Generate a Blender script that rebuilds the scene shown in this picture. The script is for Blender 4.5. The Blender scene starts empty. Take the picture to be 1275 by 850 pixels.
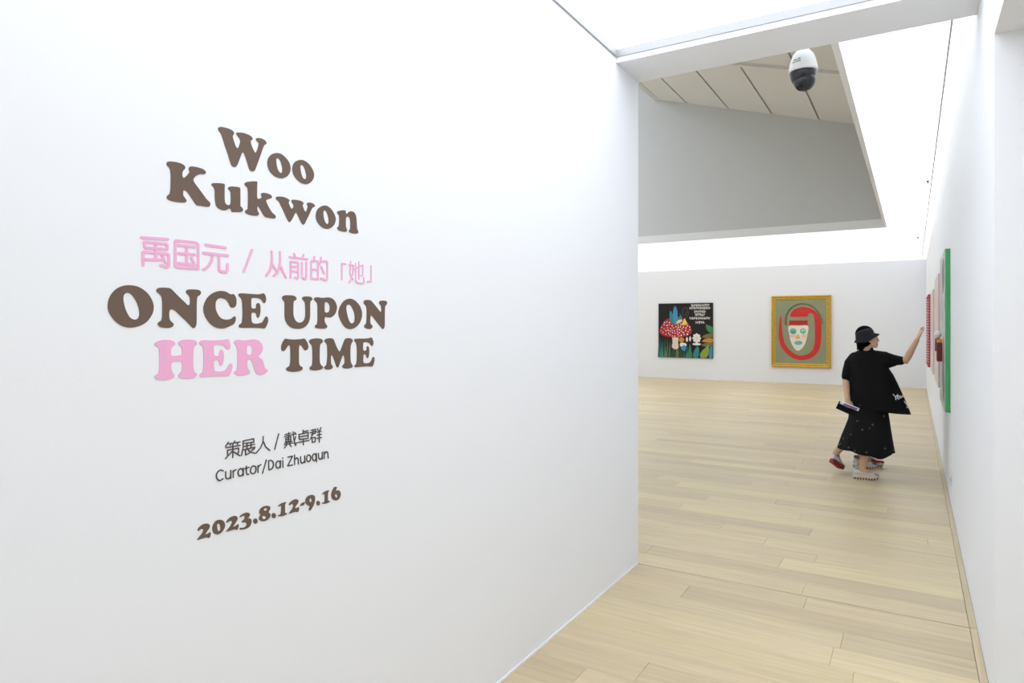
import bpy, bmesh, math, random
from math import sin, cos, pi, radians
from mathutils import Vector, Matrix
from mathutils.bvhtree import BVHTree

scene = bpy.context.scene
COL = scene.collection
random.seed(7)

# ------------------------------------------------------------------ camera
cam_data = bpy.data.cameras.new('camera')
cam_data.sensor_width = 36.0
cam_data.lens = 36.0 * 825.0 / 1275.0
cam_data.shift_y = -19.0 / 1275.0
cam_data.clip_start = 0.05
cam = bpy.data.objects.new('camera', cam_data)
COL.objects.link(cam)
cam.location = (0.0, 0.0, 1.6)
cam.rotation_euler = (radians(90), 0, radians(31.193))
scene.camera = cam

# ------------------------------------------------------------------ sky, exposure
world = bpy.data.worlds.new('overcast_sky')
scene.world = world
world.use_nodes = True
bg = world.node_tree.nodes['Background']
bg.inputs['Color'].default_value = (0.87, 0.935, 1.0, 1)
bg.inputs['Strength'].default_value = 8.0
scene.view_settings.view_transform = 'Standard'
scene.view_settings.look = 'None'
scene.view_settings.gamma = 1.0
scene.view_settings.use_curve_mapping = False
scene.view_settings.exposure = 0.0
CEILING_GLOW_ENTRANCE = 2.6      # backlit stretch ceiling over the entrance
CEILING_GLOW_SIDE_FILL = 1.25          # glow of the unseen side ceiling, added to light the left wall evenly
CEILING_GLOW_FAR = 0.92            # the hall's far end, set lower to keep the far wall darker
CEILING_GLOW_HALL = 1.4          # backlit stretch ceiling in the hall

# ------------------------------------------------------------------ materials
def s2l(c):
    c = c / 255.0
    return c / 12.92 if c <= 0.04045 else ((c + 0.055) / 1.055) ** 2.4
def rgb(r, g, b): return (s2l(r), s2l(g), s2l(b), 1.0)
MATS = {}
def mat(name, col, rough=0.5, metal=0.0, bump=0.0, bump_scale=200.0, vary=0.0, vary_scale=6.0, spec=0.5, sheen=0.0):
    m = bpy.data.materials.new(name); m.use_nodes = True
    nt = m.node_tree; b = nt.nodes['Principled BSDF']
    b.inputs['Base Color'].default_value = col
    b.inputs['Roughness'].default_value = rough
    b.inputs['Metallic'].default_value = metal
    b.inputs['Specular IOR Level'].default_value = spec
    if sheen: b.inputs['Sheen Weight'].default_value = sheen
    tc = nt.nodes.new('ShaderNodeTexCoord')
    if vary:
        n = nt.nodes.new('ShaderNodeTexNoise'); n.inputs['Scale'].default_value = vary_scale; n.inputs['Detail'].default_value = 4
        mx = nt.nodes.new('ShaderNodeMix'); mx.data_type = 'RGBA'
        k0, k1 = 1 - vary, 1 + vary
        mx.inputs['A'].default_value = (col[0]*k0, col[1]*k0, col[2]*k0, 1)
        mx.inputs['B'].default_value = (min(1, col[0]*k1), min(1, col[1]*k1), min(1, col[2]*k1), 1)
        nt.links.new(tc.outputs['Object'], n.inputs['Vector'])
        nt.links.new(n.outputs['Fac'], mx.inputs['Factor'])
        nt.links.new(mx.outputs['Result'], b.inputs['Base Color'])
    if bump:
        n2 = nt.nodes.new('ShaderNodeTexNoise'); n2.inputs['Scale'].default_value = bump_scale; n2.inputs['Detail'].default_value = 3
        bp = nt.nodes.new('ShaderNodeBump'); bp.inputs['Strength'].default_value = bump; bp.inputs['Distance'].default_value = 0.002
        nt.links.new(tc.outputs['Object'], n2.inputs['Vector'])
        nt.links.new(n2.outputs['Fac'], bp.inputs['Height'])
        nt.links.new(bp.outputs['Normal'], b.inputs['Normal'])
    MATS[name] = m
    return m
def emis(name, col, strength):
    m = bpy.data.materials.new(name); m.use_nodes = True
    b = m.node_tree.nodes['Principled BSDF']
    b.inputs['Base Color'].default_value = (0.8, 0.8, 0.8, 1)
    b.inputs['Roughness'].default_value = 0.6
    b.inputs['Emission Color'].default_value = col
    b.inputs['Emission Strength'].default_value = strength
    return m
M_WALL = mat('white_wall_paint', (0.868, 0.882, 0.925, 1), 0.6, bump=0.12, bump_scale=90, spec=0.3)
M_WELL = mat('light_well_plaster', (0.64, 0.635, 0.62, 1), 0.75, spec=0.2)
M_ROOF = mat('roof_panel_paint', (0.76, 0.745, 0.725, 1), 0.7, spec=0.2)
M_RJOINT = mat('roof_joint', (0.36, 0.34, 0.32, 1), 0.8)
M_TRIM = mat('aluminium_profile', (0.42, 0.42, 0.44, 1), 0.45, metal=0.3)
M_LIP = mat('white_lip_paint', (0.86, 0.85, 0.84, 1), 0.6)
M_GLOW_A = emis('backlit_membrane_entrance', (0.875, 0.935, 1.0, 1), CEILING_GLOW_ENTRANCE)
M_GLOW_C = emis('added_fill_glow_side', (0.875, 0.935, 1.0, 1), CEILING_GLOW_SIDE_FILL)
M_GLOW_D = emis('backlit_membrane_far', (0.875, 0.935, 1.0, 1), CEILING_GLOW_FAR)
M_GLOW_B = emis('backlit_membrane_hall', (0.875, 0.935, 1.0, 1), CEILING_GLOW_HALL)
M_BROWN = mat('brown_vinyl', rgb(104, 84, 72), 0.55)
M_PINK = mat('pink_vinyl', rgb(242, 176, 214), 0.55)
M_DARKTXT = mat('charcoal_vinyl', rgb(72, 64, 62), 0.55)

# ------------------------------------------------------------------ helpers
def link(o, parent=None):
    COL.objects.link(o)
    if parent is not None: o.parent = parent
    return o
def mesh_obj(name, verts, faces, m, parent=None, smooth=False):
    me = bpy.data.meshes.new(name); me.from_pydata([tuple(v) for v in verts], [], faces); me.update()
    if m: me.materials.append(m)
    if smooth: me.shade_smooth()
    return link(bpy.data.objects.new(name, me), parent)
def bm_obj(name, bm, m, parent=None, smooth=False):
    me = bpy.data.meshes.new(name); bmesh.ops.recalc_face_normals(bm, faces=bm.faces); bm.to_mesh(me); bm.free()
    if m: me.materials.append(m)
    if smooth: me.shade_smooth()
    return link(bpy.data.objects.new(name, me), parent)
def add_box(bm, x0, x1, y0, y1, z0, z1):
    v = [bm.verts.new(p) for p in ((x0,y0,z0),(x1,y0,z0),(x1,y1,z0),(x0,y1,z0),(x0,y0,z1),(x1,y0,z1),(x1,y1,z1),(x0,y1,z1))]
    for f in ((0,3,2,1),(4,5,6,7),(0,1,5,4),(1,2,6,5),(2,3,7,6),(3,0,4,7)): bm.faces.new([v[i] for i in f])
def box(name, x0, x1, y0, y1, z0, z1, m, parent=None, bevel=0.0):
    bm = bmesh.new(); add_box(bm, x0, x1, y0, y1, z0, z1)
    if bevel: bmesh.ops.bevel(bm, geom=bm.edges[:], offset=bevel, segments=2, profile=0.6, affect='EDGES')
    return bm_obj(name, bm, m, parent)
def thing(name, label, cat, loc=(0,0,0), rz=0.0, group=None):
    o = bpy.data.objects.new(name, None); o.empty_display_size = 0.1
    o.location = loc; o.rotation_euler = (0, 0, rz); COL.objects.link(o)
    o['label'] = label; o['category'] = cat
    if group: o['group'] = group
    return o
def tag(o, label, cat, group=None):
    o['label'] = label; o['category'] = cat
    if group: o['group'] = group
    return o
def struct(o, label=None, cat=None):
    o['kind'] = 'structure'
    if label: o['label'] = label
    if cat: o['category'] = cat
    return o
def catmull(pts, n=4, closed=True):
    out = []; N = len(pts)
    rng = range(N) if closed else range(N - 1)
    for i in rng:
        if closed: p0, p1, p2, p3 = pts[i-1], pts[i], pts[(i+1) % N], pts[(i+2) % N]
        else: p0, p1, p2, p3 = pts[max(i-1,0)], pts[i], pts[i+1], pts[min(i+2,N-1)]
        for k in range(n):
            t = k / n; t2 = t*t; t3 = t2*t
            out.append(tuple(0.5*((2*b) + (-a+c)*t + (2*a-5*b+4*c-d)*t2 + (-a+3*b-3*c+d)*t3) for a, b, c, d in zip(p0, p1, p2, p3)))
    if not closed: out.append(tuple(pts[-1]))
    return out
def flat_fill(name, rings, thick, m, parent, mtx):
    """filled outline (2-D rings, first is outer) with a little thickness, placed by a matrix"""
    cu = bpy.data.curves.new(name, 'CURVE'); cu.dimensions = '2D'; cu.fill_mode = 'BOTH'; cu.extrude = thick / 2
    for r in rings:
        sp = cu.splines.new('POLY'); sp.points.add(len(r) - 1); sp.use_cyclic_u = True
        for p, q in zip(sp.points, r): p.co = (q[0], q[1], 0, 1)
    tmp = bpy.data.objects.new(name, cu)
    me = bpy.data.meshes.new_from_object(tmp)
    bpy.data.objects.remove(tmp); bpy.data.curves.remove(cu)
    me.name = name; me.transform(mtx)
    me.materials.clear(); me.materials.append(m)
    return link(bpy.data.objects.new(name, me), parent)
def stroke_geo(polys, width, thick, caps=8):
    """round-ended strokes in 2-D as one list of vertices and faces"""
    V = []; F = []; r = width / 2
    count = [0]
    def prism(pts):
        n = len(pts); b = len(V); count[0] += 1
        h = thick/2 + 3e-5 * (count[0] % 17)        # each stroke lies a hair above the one it crosses
        V.extend((x, y, -h) for x, y in pts); V.extend((x, y, h) for x, y in pts)
        F.append(tuple(range(b+n, b+2*n))); F.append(tuple(range(b+n-1, b-1, -1)))
        for i in range(n): j = (i+1) % n; F.append((b+i, b+j, b+n+j, b+n+i))
    for pl in polys:
        for (x0, y0), (x1, y1) in zip(pl, pl[1:]):
            a = math.atan2(y1-y0, x1-x0)
            pts = [(x1+r*cos(a-pi/2+pi*k/caps), y1+r*sin(a-pi/2+pi*k/caps)) for k in range(caps+1)]
            pts += [(x0+r*cos(a+pi/2+pi*k/caps), y0+r*sin(a+pi/2+pi*k/caps)) for k in range(caps+1)]
            prism(pts)
    return V, F
def strokes(name, polys, width, thick, m, parent, mtx):
    V, F = stroke_geo(polys, width, thick)
    return mesh_obj(name, [mtx @ Vector(v) for v in V], F, m, parent)
def copy_tree(o, parent=None):
    c = o.copy(); COL.objects.link(c); c.parent = parent
    for ch in o.children: copy_tree(ch, c)
    return c

# ------------------------------------------------------------------ key sizes (metres)
XL, XR = -1.589, 0.29          # entrance passage: left wall, right wall
YB0, YB1 = 3.88, 4.27          # header over the opening
YF = 20.15                     # far wall of the hall
XH = -12.0                     # hall's left wall
ZC = 3.33                      # luminous ceilings
YWELL0, YWELL1, XWELL, XWELL0 = 4.42, 13.20, -0.40, -9.5
# ================================================================== THE SETTING
struct(box('wall_left', XL-0.2, XL, -5.2, YB1, 0, 3.75, M_WALL), 'white painted entrance wall carrying the exhibition lettering', 'wall')
struct(box('wall_partition', XH, XL-0.2, YB1-0.2, YB1, 0, 3.75, M_WALL), 'white hall wall behind the lettered entrance wall', 'wall')
bm = bmesh.new()
add_box(bm, XR, XR+0.3, 3.41, YF, 0, 3.75)
add_box(bm, XR+0.3, 3.7, 3.41, 3.61, 0, 3.75)
struct(bm_obj('wall_right', bm, M_WALL), 'white wall on the right with paintings seen edge on', 'wall')
struct(box('wall_far', XH-0.2, XR+0.3, YF, YF+0.2, 0, 3.75, M_WALL), 'white far wall of the hall behind two square paintings', 'wall')
struct(box('wall_hall_left', XH-0.2, XH, YB1-0.2, YF, 0, 3.75, M_WALL), 'white side wall of the hall hidden by the entrance wall', 'wall')
struct(box('wall_back', XL-0.2, 3.7, -5.4, -5.2, 0, 3.75, M_WALL), 'white wall behind the viewer', 'wall')
struct(box('wall_side', 3.5, 3.7, -5.2, 3.41, 0, 3.75, M_WALL), 'white wall of the side space beyond the right pier', 'wall')
struct(box('ceiling_soffit', XR, 3.5, -5.2, 3.41, 2.82, 3.75, M_WALL), 'low white soffit at the upper right corner', 'soffit')
struct(box('trim_1', XL, XR, YB0, YB1, 3.245, 3.75, M_WALL), 'white header beam spanning the opening to the hall', 'beam')

struct(box('ceiling_side_fill', 0.75, 3.4, -4.9, 2.9, 2.805, 2.822, M_GLOW_C), 'unseen glowing ceiling added in the side space to even out the left wall', 'ceiling')  # added out of view as fill for the left wall and pier
struct(box('baseboard_left', XL, XL+0.005, -5.2, YB1, 0.0, 0.011, M_WALL), 'thin white bead along the foot of the lettered wall', 'baseboard')
# entrance ceiling: backlit membrane in an aluminium edge profile
struct(box('ceiling_entrance', XL, XR, -0.3, YB0, ZC, ZC+0.02, M_GLOW_A), 'glowing white stretch ceiling above the entrance lettering', 'ceiling')
struct(box('ceiling_rear', XL, XR, -5.2, -0.3, ZC, ZC+0.02, M_WALL), 'unseen plain white ceiling behind the viewer, added where the glow is cut short', 'ceiling')  # membrane stops early, unlit piece added so the lettered wall dims leftwards
def profile(name, x0, x1, y0, y1, label):
    struct(box(name, x0, x1, y0, y1, 3.279, 3.326, M_TRIM), label, 'trim')
profile('trim_2', XL, XL+0.012, -5.2, YB0, 'grey aluminium edge strip between left wall and glowing ceiling')
profile('trim_3', XL+0.012, XR, YB0-0.008, YB0, 'thin grey edge strip along the header beam')
profile('trim_4', XR-0.012, XR, -5.2, YB0-0.008, 'grey edge strip above the right pier')

# hall ceiling: backlit membranes round the light well
hc = struct(box('ceiling_hall', XWELL+0.012, 0.183, YB1, YWELL1, ZC, ZC+0.02, M_GLOW_B), 'glowing white stretch ceiling round the dark light well', 'ceiling')
for nm, a in (('membrane', (0.193, XR, YB1, YWELL1)), ('membrane', (0.193, XR, YWELL1, YF)), ('membrane', (XWELL+0.012, 0.183, YWELL1, YF)), ('membrane', (XH, XWELL+0.012, YWELL1, YF)),
              ('membrane', (XWELL0, XWELL+0.012, YB1, YWELL0)), ('membrane', (XH, XWELL0, YB1, YWELL1))):
    box(nm, *a, ZC, ZC+0.02, M_GLOW_D if a[2] == YWELL1 else M_GLOW_B, hc)
box('joint_strip', 0.183, 0.193, YB1, YF, ZC-0.004, ZC+0.02, M_TRIM, hc)
# light well
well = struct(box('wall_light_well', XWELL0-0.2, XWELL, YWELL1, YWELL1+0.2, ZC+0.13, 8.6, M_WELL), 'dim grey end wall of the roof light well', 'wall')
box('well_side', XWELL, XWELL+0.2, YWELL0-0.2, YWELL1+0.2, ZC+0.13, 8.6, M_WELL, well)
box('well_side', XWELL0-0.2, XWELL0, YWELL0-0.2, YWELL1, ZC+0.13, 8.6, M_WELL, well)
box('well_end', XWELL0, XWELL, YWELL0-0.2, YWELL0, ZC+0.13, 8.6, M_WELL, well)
lip = struct(box('trim_5', XWELL0, XWELL, YWELL1-0.02, YWELL1+0.05, ZC-0.012, ZC+0.135, M_LIP), 'pale lip board round the edge of the light well', 'trim')
box('lip_board', XWELL-0.028, XWELL+0.012, YWELL0, YWELL1-0.02, ZC-0.012, ZC+0.135, M_LIP, lip)
box('lip_board', XWELL0-0.02, XWELL0+0.028, YWELL0, YWELL1-0.02, ZC-0.012, ZC+0.135, M_LIP, lip)
box('lip_board', XWELL0, XWELL, YWELL0-0.02, YWELL0+0.028, ZC-0.012, ZC+0.135, M_LIP, lip)
# roof over the well: sloping panels with joints, skylight beyond their upper edge
def zroof(x): return 5.18 + 0.296 * (-0.89 - x)
def slab(name, x0, x1, y0, y1, t, m, parent, dz=0.0):
    v = [(x, y, zroof(x)+dz+h) for h in (0, t) for x, y in ((x0,y0),(x1,y0),(x1,y1),(x0,y1))]
    return mesh_obj(name, v, [(0,3,2,1),(4,5,6,7),(0,1,5,4),(1,2,6,5),(2,3,7,6),(3,0,4,7)], m, parent)
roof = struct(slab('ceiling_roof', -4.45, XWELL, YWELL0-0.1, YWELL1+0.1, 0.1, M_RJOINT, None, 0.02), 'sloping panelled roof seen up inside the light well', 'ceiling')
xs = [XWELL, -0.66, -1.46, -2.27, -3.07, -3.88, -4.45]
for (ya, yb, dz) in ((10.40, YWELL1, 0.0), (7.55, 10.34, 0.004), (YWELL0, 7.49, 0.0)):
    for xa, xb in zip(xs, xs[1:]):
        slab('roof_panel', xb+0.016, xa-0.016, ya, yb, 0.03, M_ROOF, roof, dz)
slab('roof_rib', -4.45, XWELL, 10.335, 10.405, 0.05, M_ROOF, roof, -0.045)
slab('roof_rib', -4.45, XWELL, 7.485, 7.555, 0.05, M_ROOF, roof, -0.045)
M_SKYGLASS = bpy.data.materials.new('skylight_glass'); M_SKYGLASS.use_nodes = True
nt = M_SKYGLASS.node_tree; nt.nodes.clear()
_o = nt.nodes.new('ShaderNodeOutputMaterial'); _mx = nt.nodes.new('ShaderNodeMixShader'); _t = nt.nodes.new('ShaderNodeBsdfTransparent'); _g = nt.nodes.new('ShaderNodeBsdfGlossy')
_t.inputs['Color'].default_value = (0.93, 0.96, 1, 1); _g.inputs['Roughness'].default_value = 0.1; _mx.inputs['Fac'].default_value = 0.08
nt.links.new(_t.outputs[0], _mx.inputs[1]); nt.links.new(_g.outputs[0], _mx.inputs[2]); nt.links.new(_mx.outputs[0], _o.inputs[0])
box('roof_upstand', -4.55, -4.45, YWELL0-0.1, YWELL1+0.1, zroof(-4.45), 7.3, M_ROOF, roof)
box('upper_ceiling', -6.0, -4.45, YWELL0-0.1, YWELL1+0.1, 7.3, 7.4, M_ROOF, roof)
skl = struct(box('window_1', XWELL0, -6.0, YWELL0-0.1, YWELL0+0.05, 7.3, 7.42, M_TRIM), 'skylight glazing at the top of the light well', 'skylight')
box('glazing_bar', XWELL0, -6.0, YWELL1-0.05, YWELL1+0.1, 7.3, 7.42, M_TRIM, skl)
NP = 6
for k in range(NP):
    ya = YWELL0 + 0.05 + k*(YWELL1-YWELL0-0.1)/NP; yb = ya + (YWELL1-YWELL0-0.1)/NP
    for xa in (XWELL0, XWELL0+1.167, XWELL0+2.333):
        box('pane', xa+0.03, xa+1.137, ya+0.03, yb-0.03, 7.34, 7.352, M_SKYGLASS, skl)
    if k: box('glazing_bar', XWELL0, -6.0, ya-0.03, ya+0.03, 7.3, 7.42, M_TRIM, skl)
for xa in (XWELL0+1.167, XWELL0+2.333):
    box('glazing_bar', xa-0.03, xa+0.03, YWELL0+0.05, YWELL1-0.05, 7.305, 7.4, M_TRIM, skl)

# ------------------------------------------------------------------ plank floor
def wood(name, use_island):
    m = bpy.data.materials.new(name); m.use_nodes = True
    nt = m.node_tree; N = nt.nodes; L = nt.links; b = N['Principled BSDF']
    tc = N.new('ShaderNodeTexCoord')
    if use_island: rs = N.new('ShaderNodeNewGeometry').outputs['Random Per Island']
    else: rs = N.new('ShaderNodeObjectInfo').outputs['Random']
    off = N.new('ShaderNodeVectorMath'); off.operation = 'MULTIPLY_ADD'
    cmb = N.new('ShaderNodeCombineXYZ')
    for i in range(3): L.new(rs, cmb.inputs[i])
    L.new(cmb.outputs[0], off.inputs[0]); off.inputs[1].default_value = (37.0, 17.0, 5.0); L.new(tc.outputs['Object'], off.inputs[2])
    mp = N.new('ShaderNodeMapping'); mp.inputs['Scale'].default_value = (1.3, 22.0, 22.0); L.new(off.outputs[0], mp.inputs['Vector'])
    n1 = N.new('ShaderNodeTexNoise'); n1.inputs['Scale'].default_value = 1.6; n1.inputs['Detail'].default_value = 6; n1.inputs['Distortion'].default_value = 0.6
    L.new(mp.outputs[0], n1.inputs['Vector'])
    tone = N.new('ShaderNodeValToRGB'); e = tone.color_ramp.elements
    e[0].position = 0.0; e[0].color = (0.570, 0.460, 0.295, 1)
    e[1].position = 1.0; e[1].color = (0.730, 0.602, 0.380, 1)
    for p, c in ((0.2, (0.673, 0.546, 0.352, 1)), (0.45, (0.604, 0.492, 0.318, 1)), (0.62, (0.707, 0.591, 0.361, 1)), (0.8, (0.638, 0.519, 0.342, 1))):
        q = e.new(p); q.color = c
    L.new(rs, tone.inputs['Fac'])
    gr = N.new('ShaderNodeMapRange'); gr.inputs['From Min'].default_value = 0.3; gr.inputs['From Max'].default_value = 0.7
    gr.inputs['To Min'].default_value = 0.89; gr.inputs['To Max'].default_value = 1.06
    L.new(n1.outputs['Fac'], gr.inputs['Value'])
    mul = N.new('ShaderNodeMix'); mul.data_type = 'RGBA'; mul.blend_type = 'MULTIPLY'; mul.inputs['Factor'].default_value = 1
    L.new(tone.outputs['Color'], mul.inputs['A']); L.new(gr.outputs[0], mul.inputs['B'])
    L.new(mul.outputs['Result'], b.inputs['Base Color'])
    b.inputs['Roughness'].default_value = 0.42; b.inputs['Specular IOR Level'].default_value = 0.4
    bp = N.new('ShaderNodeBump'); bp.inputs['Strength'].default_value = 0.08; bp.inputs['Distance'].default_value = 0.001
    L.new(n1.outputs['Fac'], bp.inputs['Height']); L.new(bp.outputs['Normal'], b.inputs['Normal'])
    return m
M_PLANK = wood('pale_oak_plank', False)
M_PLANKS_FAR = wood('pale_oak_planks_far', True)
M_SUB = mat('floor_joint', (0.16, 0.12, 0.075, 1), 0.8)
floor = struct(box('floor', XH, 3.6, -5.3, YF, -0.10, -0.006, M_SUB), 'pale oak plank floor running through the opening into the hall', 'floor')
PW, PL = 0.205, 1.86
def plank_geo(V, F, x0, x1, y0, y1, c=0.0014):
    b = len(V)
    V += [(x0,y0,-.006),(x1,y0,-.006),(x1,y1,-.006),(x0,y1,-.006),(x0,y0,-c),(x1,y0,-c),(x1,y1,-c),(x0,y1,-c),
          (x0+c,y0+c,0),(x1-c,y0+c,0),(x1-c,y1-c,0),(x0+c,y1-c,0)]
    F += [(b+8,b+9,b+10,b+11)]
    for i in range(4):
        j = (i+1) % 4
        F += [(b+i,b+j,b+4+j,b+4+i),(b+4+i,b+4+j,b+8+j,b+8+i)]
PLANK_MESH = {}
def plank(x0, x1, y0, y1):
    key = (round(x1-x0, 3), round(y1-y0, 3))
    if key not in PLANK_MESH:
        V, F = [], []
        plank_geo(V, F, -key[0]/2, key[0]/2, -key[1]/2, key[1]/2)
        me = bpy.data.meshes.new('plank'); me.from_pydata(V, [], F); me.materials.append(M_PLANK); PLANK_MESH[key] = me
    o = bpy.data.objects.new('plank', PLANK_MESH[key]); o.location = ((x0+x1)/2, (y0+y1)/2, 0)
    link(o, floor)
FARV, FARF = [], []
rnd = random.Random(11)
XE = 0.256
row = -46
while True:
    y0 = YB1 + row*PW; y1 = y0 + PW - 0.0012
    if row == -1: y1 -= 0.010                       # open joint on the line of the opening
    if y0 > YF - 0.02: break
    y1 = min(y1, YF)
    front = row < 0
    xa, xb = (XL, XE) if front else (XH, XE)
    if front and y0 < 3.3: xb = 3.5
    seg = xa - rnd.uniform(0.1, PL)
    if row == -3: seg = -2.17
    while seg < xb - 0.02:
        a, c = max(seg, xa), min(seg + PL, xb)
        if xb - c < 0.06: c = xb
        seg = c if c == xb else seg + PL
        if c - a < 0.002: continue
        near = (1.2 < y0 < 9.6) and (c > -0.372*y1 - 0.6) and a < 0.5
        if near: plank(a, c - 0.0012, y0, y1)
        else: plank_geo(FARV, FARF, a, c - 0.0012, y0, y1)
    row += 1
fm = mesh_obj('planks_beyond', FARV, FARF, M_PLANKS_FAR, floor); fm['kind'] = 'stuff'
for ya, yb in ((3.30, YB1-0.004), (YB1+0.002, 6.1), (6.102, 8.0), (8.002, 9.9), (9.902, 11.8), (11.802, 13.7), (13.702, 15.6), (15.602, 17.5), (17.502, 19.4), (19.402, YF)):
    V, F = [], []
    w, h = XR - XE - 0.002, yb - ya
    # border board along the wall: grain turned to run with it
    plank_geo(V, F, -h/2, h/2, -w/2, w/2)
    me = bpy.data.meshes.new('border_plank'); me.from_pydata(V, [], F); me.materials.append(M_PLANK)
    o = bpy.data.objects.new('border_plank', me); o.location = (XE + 0.001 + w/2, (ya+yb)/2, 0); o.rotation_euler = (0, 0, pi/2)
    link(o, floor)

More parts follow.
